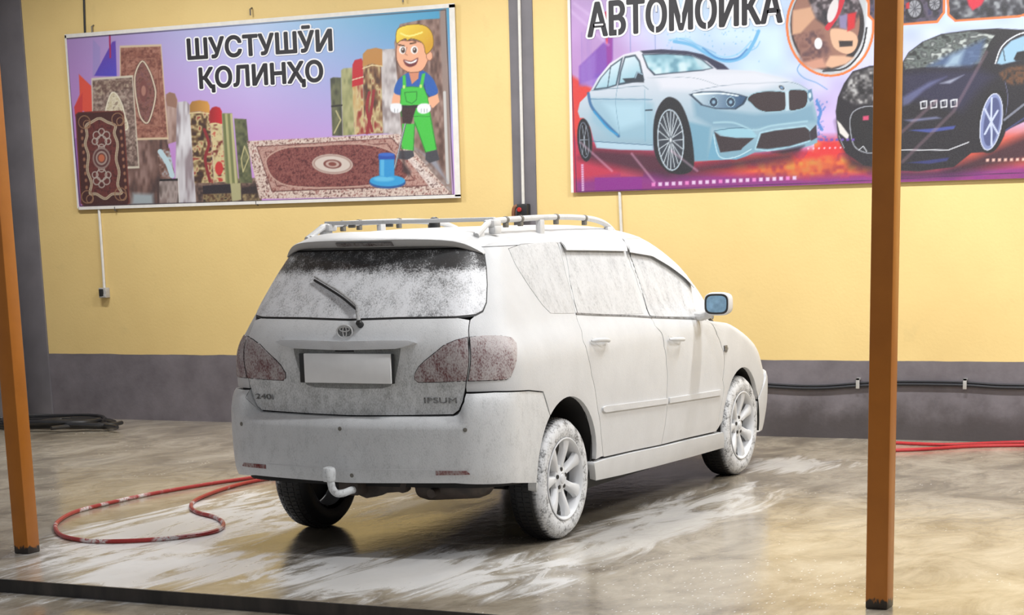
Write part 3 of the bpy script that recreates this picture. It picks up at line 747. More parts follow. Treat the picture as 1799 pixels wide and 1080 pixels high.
# ---- rear wiper
wp = inv([(634, 571), (633, 556), (631, 543), (606, 522), (580, 505), (557, 491)])
offs = [.02, .035, .04, .034, .03, .026]
P = spline([CH.pt(s, z, o_) for (s, z), o_ in zip(wp, offs)], 6)
MB().tube(P, list(np.interp(np.arange(len(P)), [0, 12, len(P) - 1], [.012, .008, .005])), 8).build('wiper_arm', M_wiper, gate)
wb = [CH.pt(s, z - .012, .016) for s, z in wp[2:]]
MB().tube(spline(wb, 6), .007, 6).build('wiper_blade', M_black, gate)
c0 = CH.pt(*wp[0], .0); n0 = CH.nrm(*wp[0])
MB().tube([c0, c0 + n0 * .028, c0 + n0 * .034], [.018, .017, .010], 14).build('wiper_pivot', M_black, gate)

# ---- plate recess, garnish bar, plate
rec = inv([(606, 611), (690, 610), (704, 612), (700, 640), (694, 668), (686, 678), (672, 682), (606, 683)])
rec = [(0, rec[0][1])] + rec[1:-1] + [(0, rec[-1][1])]
panel('plate_recess', CH, both(rec), foam_mat('thin_foam_in_recess', (0.16, 0.165, 0.16, 1), 0.5, foam=(0.36, 0.37, 0.37), soft=.2), gate, off=.002, flange=.003, rnd_edge=False)
panel('recess_edge', CH, shrink(both(rec), -.005), M_badge, gate, off=.0008, flange=.003, step=.06)
gb = inv([(606, 601.5), (680, 600), (722, 600.5), (733, 603), (724, 607), (700, 612), (606, 614)])
gb = [(0, gb[0][1])] + gb[1:-1] + [(0, gb[-1][1])]
panel('plate_garnish', CH, both(gb), M_foam, gate, off=.042, flange=.044, step=.02)
gh = inv([(606, 615), (622, 615), (622, 617.5), (606, 617.5)])
panel('gate_release', CH, both([(0, gh[0][1]), gh[1], gh[2], (0, gh[3][1])]), M_seam, gate, off=.006, flange=.006)
def plate(x0, x1, y0, y1, d, name, mat, par):
    s0 = at_x(606, (y0 + y1) / 2, 0.0); mb = MB()
    Yp = float(BODY['Yr'](1.0)) - d
    a, b = at_y(x0, y1, Yp), at_y(x1, y0, Yp)
    zc0, zc1 = at_y((x0 + x1) / 2, y1, Yp)[2], at_y((x0 + x1) / 2, y0, Yp)[2]
    w_ = (b[0] - a[0]) / 2; xm = (a[0] + b[0]) / 2
    return mb.box(xm - w_, xm + w_, Yp - .004, Yp + d - .004, zc0, zc1, .004).build(name, mat, par)
plate(528, 691, 621, 673, .014, 'plate_frame', M_black, gate)
pl = plate(536, 686, 621, 673, .022, 'licence_plate', M_plate, gate); pl['label'] = 'plain white licence plate'

# ---- emblem: crossed ovals in a ring
es, ez = inv([(602, 583)])[0]; es = 0.0
E0 = CH.pt(np.array(0.0), np.array(ez), .006); mb = MB()
def ring(cx, cz, rx, rz, r, mb, n=40):
    pth = [E0 + np.array([cx + rx * math.cos(a), -.004, cz + rz * math.sin(a)]) for a in np.linspace(0, 2 * math.pi, n + 1)]
    mb.tube(pth, r, 8)
ring(0, 0, .046, .034, .0048, mb); ring(0, .013, .030, .012, .0035, mb, 30); ring(0, 0, .011, .028, .0035, mb, 30)
em = mb.build('emblem', M_rail, gate)
MB().prism([(E0[0] + .046 * math.cos(a), E0[2] + .034 * math.sin(a)) for a in np.linspace(0, 2 * math.pi, 36, endpoint=False)], E0[1] - .001, E0[1] + .012, 'xz').build('emblem_ground', M_badge, em)
# ---- chrome letters
def letters(txt, q0, q1, size, par, name):
    V, F = text_mesh(txt, 1.0, 0.0); V = V - V.min(0); V /= V[:, 0].max()
    (sa, za), (sb, zb) = q0, q1; out = []
    hgt = size
    yv = V[:, 1] / V[:, 1].max() * hgt
    S_ = sa + (sb - sa) * V[:, 0]; Z_ = za + (zb - za) * V[:, 0] + yv
    A = CH.pt(S_, Z_, .006); B = CH.pt(S_, Z_, .001); k = len(A); mb = MB()
    ed = {}
    for f in F:
        for i in range(len(f)):
            e = (f[i], f[(i + 1) % len(f)]); ed[e] = ed.get(e, 0) + 1
    sidef = [(b, a, k + a, k + b) for a, b in ed if (b, a) not in ed]
    mb.add(np.r_[A, B], list(F) + sidef); return mb.build(name, M_letter, par, smooth=False)
ip = inv([(746, 708), (803, 708)])
letters('IPSUM', ip[0], ip[1], .030, gate, 'model_lettering')
i2 = inv([(762, 707), (795, 707)])
letters('240i', (-i2[1][0] - .03, i2[1][1]), (-i2[0][0] - .005, i2[0][1]), .028, gate, 'engine_lettering')

# ---- door mirrors
for sx in (1, -1):
    h = MB(); cx, cy, cz = at_x(1258.5, 534, 1.00)
    pts = lambda w, hh, y, n=28: [(cx + (w * abs(math.cos(a)) ** .55 * math.copysign(1, math.cos(a))), y, cz + hh * abs(math.sin(a)) ** .55 * math.copysign(1, math.sin(a))) for a in np.linspace(0, 2 * math.pi, n, endpoint=False)]
    rows = [pts(.078, .063, cy), pts(.083, .069, cy + .004), pts(.085, .072, cy + .03), pts(.080, .066, cy + .08), pts(.06, .045, cy + .12), pts(.02, .015, cy + .135)]
    V = np.array(rows).reshape(-1, 3); n = 28; F = [(a * n + b, a * n + (b + 1) % n, (a + 1) * n + (b + 1) % n, (a + 1) * n + b) for a in range(5) for b in range(n)] + [tuple(5 * n + b for b in range(n))]
    V[:, 0] *= sx; h.add(V, F)
    ho = h.build('door_mirror', M_rail, car)
    g = MB(); v = np.array([pts(.078, .063, cy + .003), pts(.078, .063, cy + .02)]).reshape(-1, 3); v[:, 0] *= sx
    g.add(v, [tuple(range(n)), tuple(range(n, 2 * n))[::-1]] + [(b, (b + 1) % n, n + (b + 1) % n, n + b) for b in range(n)]); g.build('mirror_frame', M_black, ho)
    g = MB(); v = np.array([pts(.066, .051, cy - .0005), pts(.066, .051, cy + .01)]).reshape(-1, 3); v[:, 0] *= sx
    g.add(v, [tuple(range(n)), tuple(range(n, 2 * n))[::-1]] + [(b, (b + 1) % n, n + (b + 1) % n, n + b) for b in range(n)]); mg = g.build('mirror_glass', M_mirror, ho); mg['label'] = 'blue tinted mirror glass'
    MB().tube([(sx * .80, cy + .06, cz - .075), (sx * .88, cy + .06, cz - .08), (sx * .95, cy + .06, cz - .06)], [.03, .028, .026], 10).build('mirror_arm', M_rail, ho)

# ---- wheels
RT = .332
tp = [(-.205, .225), (-.212, .245), (-.214, .275), (-.205, .305), (-.185, .322), (-.150, .331), (-.107, .332), (-.064, .331), (-.030, .322), (-.010, .305), (-.001, .275), (-.003, .245), (-.010, .228), (-.016, .222)]
def wheel(x, y, sx):
    r = MB()                                                                   # alloy: lip, barrel, seven spokes, hub
    r.lathe([(-.010, .226), (-.004, .228), (-.002, .222), (-.008, .214), (-.022, .208), (-.06, .204), (-.10, .198), (-.19, .205)], 56)
    r.lathe([(-.030, .001), (-.026, .030), (-.024, .036), (-.030, .044), (-.034, .060), (-.036, .074), (-.052, .080), (-.10, .080)], 40)
    for k in range(7):
        a = math.pi + k * 2 * math.pi / 7; ca, sa = math.cos(a), math.sin(a)
        rr = np.array([.055, .085, .12, .155, .185, .212]); hw = np.array([.026, .025, .026, .030, .038, .048]); fx = np.array([-.034, -.030, -.022, -.015, -.012, -.012]); th = np.array([.035, .035, .034, .032, .030, .028])
        prof = [(-1, -1.0), (-.82, -.25), (-.45, 0.0), (.45, 0.0), (.82, -.25), (1, -1.0)]; v = []
        for q in range(6):
            for u, d in prof: v.append((fx[q] + d * th[q] , rr[q] * ca - u * hw[q] * sa, rr[q] * sa + u * hw[q] * ca))
        m = len(prof); r.add(v, [(i * m + j, i * m + j + 1, (i + 1) * m + j + 1, (i + 1) * m + j) for i in range(5) for j in range(m - 1)])
    if sx < 0: r.v = [(-a, b, c) for a, b, c in r.v]
    w_ = r.build('wheel', M_rim, car, angle=.7); w_.location = (x, y, RT)
    def child(name, mb, mat, ang=.6):
        if sx < 0: mb.v = [(-a, b, c) for a, b, c in mb.v]
        o = mb.build(name, mat, w_, angle=ang)
        return o
    ty = MB(); ty.lathe(tp, 96)
    ty2 = child('tyre', ty, M_tyre if sx > 0 else M_tyre_l, .9)
    g = MB()                                                                  # tread blocks
    for ring_x, wd in ((-.170, .022), (-.128, .030), (-.086, .030), (-.044, .022)):
        for k in range(72):
            a = 2 * math.pi * (k + (.5 if wd > .025 else 0)) / 72; da = .030; v = []
            for xx in (ring_x - wd / 2, ring_x + wd / 2):
                rad = np.interp(xx, [q[0] for q in tp], [q[1] for q in tp])
                for aa in (a - da, a + da):
                    for q in (rad - .004, rad + .0035): v.append((xx, q * math.cos(aa), q * math.sin(aa)))
            g.add(v, [(1, 3, 7, 5), (0, 1, 5, 4), (2, 6, 7, 3), (0, 2, 3, 1), (4, 5, 7, 6)])
    tr = child('tread_blocks', g, M_tyre if sx > 0 else M_tyre_l, .3); tr['kind'] = 'stuff'
    b = MB(); b.lathe([(-.075, .0), (-.075, .195), (-.085, .195)], 40); child('brake_disc', b, M_black)
    for k in range(5):
        a = math.pi * .5 + k * 2 * math.pi / 5; b = MB(); c = (0, .052 * math.cos(a), .052 * math.sin(a))
        b.lathe([(-.034, .0125), (-.0275, .0115), (-.0285, .009), (-.031, .0)], 14, c=c); child('lug_recess', b, M_black)
    b = MB(); b.lathe([(-.018, .0), (-.018, .016), (-.022, .024), (-.030, .028)], 24); child('centre_cap', b, M_rim)
def tyre_left():
    t = NT('tyre_rubber_mirrored'); o = t.n('ShaderNodeTexCoord'); p = t.sep(o.outputs['Object']); v = o.outputs['Object']
    n = t.math('ADD', t.math('MULTIPLY', t.noise(v, 70, 5), 0.5), t.math('MULTIPLY', t.noise(v, 14, 4), 0.5))
    m = t.math('MULTIPLY', t.sstep(p[0], 0.075, 0.020), t.sstep(n, 0.44, 0.62))
    t.set(Base_Color=t.mix(m, (0.012, 0.012, 0.013, 1), (0.70, 0.71, 0.73, 1)), Roughness=0.5); t.bump(n, 0.5, 0.004); return t.m
M_tyre_l = tyre_left()
for y in (0.0, 2.825):
    wheel(.858, y, 1); wheel(-.858, y, -1)

# ---- underside: axle beam, silencer, tail pipe, towing ball
MB().tube(spline([(-.64, .02, .30), (-.4, -.02, .31), (0, -.03, .33), (.4, -.02, .31), (.64, .02, .30)], 6), .045, 10).build('rear_axle', M_shell, car)
def oval(cx, cy, cz, dx, dy, dz, ry, rz, n=12, m=20):
    mb = MB(); v = []
    for i in range(n):
        u = i / (n - 1); s = math.sin(math.pi * min(max(u, .0), 1)) ; e = 1 - (abs(2 * u - 1)) ** 8 * .75
        for k in range(m):
            a = 2 * math.pi * k / m; v.append((cx + dx * u, cy + dy * u + ry * e * math.cos(a), cz + dz * u + rz * e * math.sin(a)))
    mb.add(v, [(i * m + k, i * m + (k + 1) % m, (i + 1) * m + (k + 1) % m, (i + 1) * m + k) for i in range(n - 1) for k in range(m)] + [tuple(range(m)), tuple((n - 1) * m + k for k in range(m))]); return mb
a_ = at_y(735, 858, -.62); 
oval(a_[0], -.62, .36, .44, .02, .03, .13, .085).build('silencer', M_rust, car)
q0 = at_y(757, 867, -.80)
MB().tube(spline([q0, q0 + [0.0, .10, .01], q0 + [.05, .2, .03]], 6), .024, 14).build('tail_pipe', M_rust, car)
b0 = at_x(577, 830, 0.0); b0 = np.array([0.0, -1.03, at_y(578, 830, -1.03)[2]])
nk = [at_y(x, y, Y) for x, y, Y in ((581, 845, -1.03), (584, 858, -1.03), (591, 866, -1.01), (603, 866, -.97), (617, 861, -.92), (630, 859, -.82))]
hb = MB().tube(spline(nk, 6), .020, 12).build('towing_neck', M_hitch, car)
c_ = at_y(578, 833, -1.03)
MB().lathe([(-.036, .0), (-.036, .031), (-.028, .035), (.022, .036), (.034, .030), (.040, .014), (.041, .0)], 20, 'z', c=tuple(c_)).build('towing_ball_cap', M_hitch, hb)
mt = MB().box(-.06, .06, -.90, -.62, .33, .40, .01)
pp = [at_y(x, y, -.80) for x, y in ((616, 855), (632, 870), (644, 875), (662, 872), (676, 866), (700, 864), (707, 866), (712, 862), (714, 846), (616, 846))]
mt.prism([(p[0], p[2]) for p in pp], -.80, -.74, 'xz'); mt.build('towing_bracket', M_rust, hb)

# ---- roof rails
def rail(sx, pts, nm):
    r = MB().tube(spline(pts, 8), .0165, 10).build(nm, M_rail, car); return r
zr = 1.735
base = [(.525, -.35, 1.650), (.520, -.27, 1.683), (.517, -.19, 1.712), (.515, -.08, 1.725), (.515, .20, 1.731), (.515, .55, 1.734), (.515, .86, 1.731), (.515, 1.12, 1.719), (.515, 1.28, 1.700), (.513, 1.40, 1.672), (.51, 1.48, 1.640)]
for sx in (1, -1):
    ro = rail(sx, [(x * sx, y, z) for x, y, z in base], 'roof_rail')
    for y, zz, wd in ((-.30, 1.672, .04), (.45, 1.725, .03), (1.40, 1.668, .04)):
        MB().box(sx * .515 - .016, sx * .515 + .016, y - wd, y + wd, 1.63, zz, .008).build('rail_foot', M_rail, ro)
    for y in (.02, .20, .66, 1.05):
        zc = float(np.interp(y, [b[1] for b in base], [b[2] for b in base])); xc = sx * .515
        m = MB().tube([(xc, y - .012, zc), (xc, y + .012, zc)], .0195, 12); m.box(xc - .012, xc + .012, y - .016, y + .016, zc - .040, zc - .014, .004)
        m.build('rail_clamp', M_clamp, ro)
# one square bar across, clamped to both rails near the tail
cb = MB().box(-.53, .53, -.155, -.125, 1.722, 1.744, .004).build('cross_bar', M_rail, car)
for sx in (1, -1):
    m = MB().box(sx * .515 - .035, sx * .515 + .035, -.185, -.095, 1.690, 1.730, .012); m.box(sx * .53 - .022, sx * .53 + .022, -.18, -.10, 1.655, 1.70, .010); m.build('bar_clamp', M_rail, cb)
for xb in (-.36, -.12): MB().box(xb - .02, xb + .02, -.15, -.13, 1.706, 1.722, .003).build('bar_bolt', M_clamp, cb)
ab = at_x(763, 385, -.25); 
MB().lathe([(1.66, .034), (1.70, .034), (ab[2] - .010, .032), (ab[2] + .004, .026), (ab[2] + .012, .014), (ab[2] + .014, .0)], 20, 'z', c=(-.25, ab[1], 0)).build('aerial_base', M_black, car)
# ================================================================== printed banners on the wall
def lin(c):
    c = np.array(c, float) / 255; return np.where(c <= 0.04045, c / 12.92, ((c + 0.055) / 1.055) ** 2.4)
def vnoise(u, v, seed=0):
    """smooth value noise"""
    rg = np.random.RandomState(seed); T = rg.rand(64, 64)
    i, j = np.floor(u).astype(int), np.floor(v).astype(int); a, b = u - i, v - j
    a = a * a * (3 - 2 * a); b = b * b * (3 - 2 * b); g = lambda x, y: T[x % 64, y % 64]
    return (g(i, j) * (1 - a) + g(i + 1, j) * a) * (1 - b) + (g(i, j + 1) * (1 - a) + g(i + 1, j + 1) * a) * b
class Print:
    """ink on a banner: a fine sheet whose points carry the printed colour"""
    def __init__(s, x0, x1, z0, z1, step):
        s.nx = int((x1 - x0) / step) + 1; s.nz = int((z1 - z0) / step) + 1
        X, Z = np.meshgrid(np.linspace(x0, x1, s.nx), np.linspace(z0, z1, s.nz)); s.X, s.Z = X.ravel(), Z.ravel()
        q = px(np.stack([s.X, np.full_like(s.X, WALL - .03), s.Z], 1)); s.u, s.v = q[:, 0], q[:, 1]
        s.c = np.ones((len(s.X), 3)) * 200.0
    def blend(s, idx, a, col):
        col = np.asarray(col, float); s.c[idx] += (col - s.c[idx]) * a[:, None]
    def box(s, P, m): return np.where((s.u > P[:, 0].min() - m) & (s.u < P[:, 0].max() + m) & (s.v > P[:, 1].min() - m) & (s.v < P[:, 1].max() + m))[0]
    def mask(s, pts, soft):
        P = np.array(pts, float); idx = s.box(P, soft + 1); q = np.stack([s.u[idx], s.v[idx]], 1)
        d = seg_dist(P, q); ins = inside(P, q); sd = np.where(ins, d, -d); return idx, np.clip(sd / soft * .5 + .5, 0, 1)
    def poly(s, pts, col, soft=.9, alpha=1.0, sm=0, tex=None, grad=None):
        if sm: pts = spline(pts, sm, True)
        idx, a = s.mask(pts, soft)
        if grad is not None:                                   # (p0, col0, p1, col1)
            p0, c0, p1, c1 = grad; p0, p1 = np.array(p0), np.array(p1); d = p1 - p0
            t = np.clip(((np.stack([s.u[idx], s.v[idx]], 1) - p0) @ d) / (d @ d), 0, 1)[:, None]; colr = np.array(c0) * (1 - t) + np.array(c1) * t
        else: colr = np.broadcast_to(np.array(col, float), (len(idx), 3))
        if tex: colr = np.clip(colr + tex(s.u[idx], s.v[idx])[:, None], 0, 255)
        s.blend(idx, a * alpha, colr)
    def line(s, pts, wd, col, alpha=1.0, sm=0, soft=.8):
        P = np.array(spline(pts, sm) if sm else pts, float); idx = s.box(P, wd + 2); q = np.stack([s.u[idx], s.v[idx]], 1); d = np.full(len(idx), 1e9)
        for a, b in zip(P[:-1], P[1:]):
            ab = b - a; t = np.clip(((q - a) @ ab) / (ab @ ab + 1e-9), 0, 1); d = np.minimum(d, np.hypot(*(q - a - t[:, None] * ab).T))
        s.blend(idx, np.clip((wd / 2 - d) / soft + .5, 0, 1) * alpha, col)
    def loop(s, pts, wd, col, sm=0, **k): P = list(spline(pts, sm, True)) if sm else list(pts); s.line(P + [P[0]], wd, col, **k)
    def ell(s, cx, cy, rx, ry, col, rot=0.0, ring=None, **k):
        a = np.linspace(0, 2 * math.pi, 40, endpoint=False); ca, sa = math.cos(rot), math.sin(rot)
        P = [(cx + rx * math.cos(t) * ca - ry * math.sin(t) * sa, cy + rx * math.cos(t) * sa + ry * math.sin(t) * ca) for t in a]
        if ring: s.line(P + [P[0]], ring, col, **k)
        else: s.poly(P, col, **k)
    def mottle(s, pts, cols, sc, seed, soft=.9, alpha=1.0, sm=0, ratio=(1, 1)):
        """a patch of several inks thrown together: carpet pile, crowds, reflections"""
        if sm: pts = spline(pts, sm, True)
        idx, a = s.mask(pts, soft); u, v = s.u[idx] / sc * ratio[0], s.v[idx] / sc * ratio[1]
        n = vnoise(u, v, seed) * .55 + vnoise(u * 2.1 + 7, v * 2.1, seed + 1) * .45; n = np.clip((n - .22) / .56, 0, .999)
        C = np.array(cols, float); t = n * (len(C) - 1); i = t.astype(int); f = (t - i)[:, None]; i2 = np.minimum(i + 1, len(C) - 1)
        s.blend(idx, a * alpha, C[i] * (1 - f) + C[i2] * f)
    def sheet(s, name, mat, parent, y):
        n, m = s.nx, s.nz; wave = .004 * np.sin(s.X * 2.3) * np.sin((s.Z - 1.9) * 2.1)
        me = bpy.data.meshes.new(name); V = np.stack([s.X, np.full_like(s.X, y) - np.abs(wave), s.Z], 1)
        j, i = np.meshgrid(np.arange(m - 1), np.arange(n - 1), indexing='ij'); k = (j * n + i).ravel()
        F = np.stack([k, k + 1, k + n + 1, k + n], 1)
        me.vertices.add(len(V)); me.vertices.foreach_set('co', V.astype(np.float32).ravel())
        me.loops.add(F.size); me.loops.foreach_set('vertex_index', F.astype(np.int32).ravel())
        me.polygons.add(len(F)); me.polygons.foreach_set('loop_start', (np.arange(len(F)) * 4).astype(np.int32)); me.update(calc_edges=True)
        at = me.attributes.new('ink', 'FLOAT_COLOR', 'POINT'); rgba = np.ones((len(V), 4), np.float32); rgba[:, :3] = lin(np.clip(s.c, 0, 255)) * s.k
        at.data.foreach_set('color', rgba.ravel()); me.materials.append(mat); me.polygons.foreach_set('use_smooth', [True] * len(F)); me.validate()
        o = bpy.data.objects.new(name, me); COL.objects.link(o); o.parent = parent; return o
t = NT('printed_banner_vinyl'); a_ = t.n('ShaderNodeAttribute', attribute_name='ink'); nf = t.noise(t.coord(), 120, 3)
t.set(Base_Color=t.mix(t.math('MULTIPLY', nf, 0.10), a_.outputs['Color'], (0.5, 0.5, 0.5, 1)), Roughness=0.42)
M_vinyl = t.m
M_hem = plain('white_banner_hem', (0.72, 0.70, 0.66), 0.5, var=0.05)
M_ink = plain('black_ink', (0.022, 0.020, 0.024), 0.5)
M_halo = plain('white_ink', (0.80, 0.80, 0.82), 0.5, var=0.03)
M_hook = plain('steel_hook', (0.18, 0.17, 0.16), 0.4, 0.6)
def write(txt, qa, qb, hpx, y, name, par, mat, bold, n=10):
    """writing on the wall plane, from pixel qa to qb along its base line; bold = how far the strokes are fattened"""
    A, B = at_y(*qa, y), at_y(*qb, y); V, F = text_mesh(txt, 1.0)
    cap, _ = text_mesh('И', 1.0); ch = cap[:, 1].max(); x0, x1 = V[:, 0].min(), V[:, 0].max()
    H = at_y(qa[0], qa[1] - hpx, y)[2] - A[2]; mb = MB()
    X = A[0] + (V[:, 0] - x0) / (x1 - x0) * (B[0] - A[0]); Z = A[2] + (B[2] - A[2]) * (V[:, 0] - x0) / (x1 - x0) + V[:, 1] / ch * H
    for k in range(n):
        a = 2 * math.pi * k / n; mb.add(np.stack([X + bold * H * math.cos(a) * 1.25, np.full_like(X, y - k * 2e-5), Z + bold * H * math.sin(a)], 1), F)
    return obj(name, mb.v, mb.f, mat, par, False)
def banner(name, x0, x1, z0, z1, label, paint, step, ink=.88):
    r = empty(name, ((x0 + x1) / 2, WALL - .03, z0)); tag(r, label, 'banner')
    P = Print(x0, x1, z0, z1, step); paint(P); P.k = ink; sh = P.sheet('printed_sheet', M_vinyl, None, WALL - .030)
    def adopt(o): o.parent = r; o.matrix_parent_inverse = Matrix.Translation((-r.location[0], -r.location[1], -r.location[2])); return o
    adopt(sh)
    return r, adopt
YP = WALL - .0355

# ---- carpet-cleaning banner
def paint_carpets(P):
    u, v = P.u, P.v
    tt = np.clip((v - 30) / 280, 0, 1)[:, None]; uu = np.clip((u - 130) / 640, 0, 1)[:, None]
    top = np.where(uu < .5, np.array([168, 140, 200]) * (1 - 2 * uu) + np.array([186, 212, 246]) * 2 * uu, np.array([186, 212, 246]) * (2 - 2 * uu) + np.array([70, 158, 200]) * (2 * uu - 1))
    bot = np.array([190, 130, 200]) * (1 - uu) + np.array([208, 165, 232]) * uu
    mixv = np.clip(tt * 1.15, 0, 1); P.c[:] = top * (1 - mixv) + bot * mixv
    K = crop(100, 20, 3.086); L = crop(100, 0, 2.4986); R_ = crop(560, 10, 3.085)
    # shards and towers at the left edge
    P.poly(K([(195, 150), (235, 195), (235, 350), (195, 350)]), (150, 140, 200), alpha=.6)
    P.poly(K([(203, 350), (300, 165), (318, 160), (325, 352)]), (88, 50, 150), grad=((170, 80), (100, 60, 170), (200, 135), (80, 70, 190)))
    P.line(K([(286, 122), (290, 250)]), 3, (170, 30, 90)); 
    P.poly(K([(120, 340), (188, 405), (195, 560), (95, 520), (125, 450)]), (225, 80, 60)); P.poly(K([(95, 520), (140, 440), (140, 560), (100, 570)]), (205, 60, 60))
    P.poly(K([(60, 700), (130, 680), (130, 1060), (70, 1000)]), (140, 90, 170), alpha=.6)
    P.mottle(K([(390, 940), (1110, 900), (1110, 1050), (390, 1060)]), [(60, 44, 42), (110, 84, 74), (150, 126, 112)], 8, 2); P.mottle(R_([(440, 690), (700, 640), (725, 1035), (420, 760)]), [(120, 98, 92), (150, 130, 122), (168, 160, 160)], 10, 2)
    # rolled carpets standing up
    def roll(pts, cols, seed, sc=9, ratio=(1, .35)): P.mottle(K(pts), cols, sc, seed, ratio=ratio)
    roll([(380, 690), (600, 690), (640, 1050), (380, 1050)], [(70, 50, 48), (110, 80, 72), (150, 120, 112)], 3)
    roll([(590, 450), (610, 438), (640, 445), (655, 480), (665, 700), (600, 720)], [(140, 110, 100), (170, 140, 130), (190, 165, 155)], 4)
    P.poly(K([(590, 480), (594, 450), (612, 438), (640, 446), (652, 480), (650, 525), (600, 512)]), (150, 112, 95))
    roll([(650, 520), (655, 492), (700, 486), (722, 505), (755, 1040), (640, 1040)], [(150, 135, 140), (200, 195, 200), (226, 224, 228)], 5, 8, (1, .2))
    P.mottle(K([(545, 760), (610, 740), (640, 890), (560, 900)]), [(90, 60, 50), (140, 105, 95), (180, 200, 210)], 8, 6)
    P.line(K([(560, 760), (600, 820), (625, 890)]), 9, (190, 214, 222), sm=6)
    roll([(555, 910), (660, 905), (665, 1050), (555, 1050)], [(130, 110, 105), (170, 155, 150), (100, 85, 80)], 7)
    P.line(K([(560, 915), (655, 912)]), 4, (30, 22, 25)); P.line(K([(658, 905), (664, 1045)]), 1.5, (230, 228, 225))
    P.poly(K([(412, 985), (520, 990), (525, 1048), (405, 1048)]), (160, 170, 175), soft=4)
    def tall(x0, x1, yt, yb, cap, body, seed, capc):
        P.mottle(K([(x0, yt + 60), (x1, yt + 60), (x1 + (yb - yt) * .055, yb), (x0 + (yb - yt) * .055, yb)]), body, 9, seed)
        P.poly(K([(x0, yt + cap), (x0 - 1, yt + 25), (x0 + 12, yt + 4), ((x0 + x1) / 2, yt - 3), (x1 - 10, yt + 4), (x1 + 1, yt + 25), (x1 + 3, yt + cap + 5), ((x0 + x1) / 2, yt + cap - 4)]), capc, grad=((K([(x0, yt)])[0]), tuple(np.array(capc) * .82), K([(x1, yt)])[0], tuple(np.array(capc) * 1.1)))
        P.line(K([(x0, yt + cap + 6), ((x0 + x1) / 2, yt + cap + 2), (x1 + 3, yt + cap + 9)]), 2.2, (222, 200, 150))
    tall(722, 828, 484, 930, 62, [(60, 36, 28), (110, 80, 50), (205, 190, 140), (150, 60, 50)], 11, (196, 140, 62))
    tall(830, 895, 518, 925, 88, [(120, 50, 40), (205, 188, 140), (215, 200, 150), (190, 60, 50)], 12, (186, 24, 36))
    P.ell(*K([(880, 850)])[0], 7, 12, (200, 50, 48)); P.line(K([(800, 640), (825, 720), (805, 800), (830, 920)]), 5, (140, 36, 42), sm=8)
    P.poly(K([(895, 552), (950, 552), (985, 930), (915, 930)]), (140, 142, 92)); 
    for k, c in enumerate(((112, 118, 74), (176, 172, 120), (120, 125, 80), (190, 184, 135))): P.line(K([(905 + k * 14, 560), (930 + k * 14, 930)]), 4, c)
    P.mottle(K([(962, 580), (1028, 584), (1060, 930), (990, 930)]), [(66, 70, 48), (94, 98, 66), (120, 120, 84)], 9, 13)
    P.loop(K([(1018, 730), (1042, 790), (1010, 870), (1000, 800)]), 2, (190, 180, 130))
    P.poly(K([(790, 945), (945, 935), (948, 990), (792, 1000)]), (34, 24, 34)); P.mottle(K([(792, 990), (948, 985), (950, 1045), (795, 1045)]), [(40, 30, 26), (150, 130, 90), (90, 60, 40)], 6, 14)
    P.poly(K([(940, 932), (996, 930), (1000, 1020), (950, 1030)]), (178, 172, 128)); P.poly(K([(1000, 955), (1080, 945), (1100, 1025), (1005, 1035)]), (46, 32, 34)); P.mottle(K([(1005, 990), (1090, 985), (1100, 1025), (1008, 1030)]), [(60, 40, 30), (160, 140, 100)], 5, 15)
    # three hung carpets at the left
    def carpet(q, edge, cols, seed):
        q = K(q); P.poly(q, edge); c = np.mean(q, 0); inn = [tuple(c + (np.array(p) - c) * .955) for p in q]; P.mottle(inn, cols, 5, seed)
        return c, q
    c, q = carpet([(340, 186), (566, 178), (606, 694), (345, 700)], (214, 192, 160), [(112, 62, 52), (150, 96, 80), (172, 122, 104)], 21)
    for w_, cl in ((.78, (138, 84, 70)), (.70, (160, 110, 92))): P.loop([tuple(c + (np.array(p) - c) * w_) for p in q], 1.6, cl)
    med = K([(462, 270), (500, 320), (525, 390), (535, 450), (518, 540), (490, 605), (455, 575), (438, 510), (425, 430), (425, 340)])
    P.mottle(med, [(100, 62, 56), (140, 90, 80), (122, 80, 80)], 4, 22, sm=6); P.loop(med, 4.0, (84, 58, 54), sm=6); P.loop(med, 2.4, (222, 205, 180), sm=6)
    P.ell(*K([(470, 430)])[0], 7, 20, (120, 70, 66)); P.ell(*K([(470, 430)])[0], 4, 9, (170, 120, 105))
    c, q = carpet([(188, 362), (412, 346), (448, 850), (200, 860)], (214, 206, 186), [(96, 76, 68), (140, 116, 106), (176, 158, 144)], 23)
    arch = K([(262, 560), (280, 480), (300, 440), (325, 450), (352, 500), (368, 560), (380, 640), (262, 640)]); P.mottle(arch, [(196, 182, 150), (222, 212, 186), (150, 130, 110)], 5, 24, sm=5); P.loop(arch, 2, (230, 222, 200), sm=5)
    P.mottle(K([(205, 380), (405, 368), (410, 420), (300, 430), (215, 470)]), [(90, 66, 58), (120, 90, 80), (190, 175, 150)], 5, 25, alpha=.7)
    fr = K([(104, 560), (118, 548), (345, 540), (362, 556), (392, 1035), (378, 1050), (150, 1056), (132, 1040)])
    P.poly(fr, (66, 22, 20)); P.loop(fr, 2, (110, 44, 36)); cc = np.mean(fr, 0)
    b1 = K([(160, 620), (190, 600), (232, 580), (275, 600), (318, 620), (312, 660), (330, 720), (322, 800), (338, 870), (330, 940), (350, 985), (300, 990), (262, 1015), (215, 990), (180, 985), (188, 930), (166, 860), (172, 780), (155, 720), (165, 670)])
    P.mottle(b1, [(74, 24, 24), (110, 46, 40), (92, 34, 32)], 5, 26, sm=5); P.loop(b1, 4.5, (196, 180, 152), sm=5); P.loop(b1, 1.2, (120, 90, 76), sm=5)
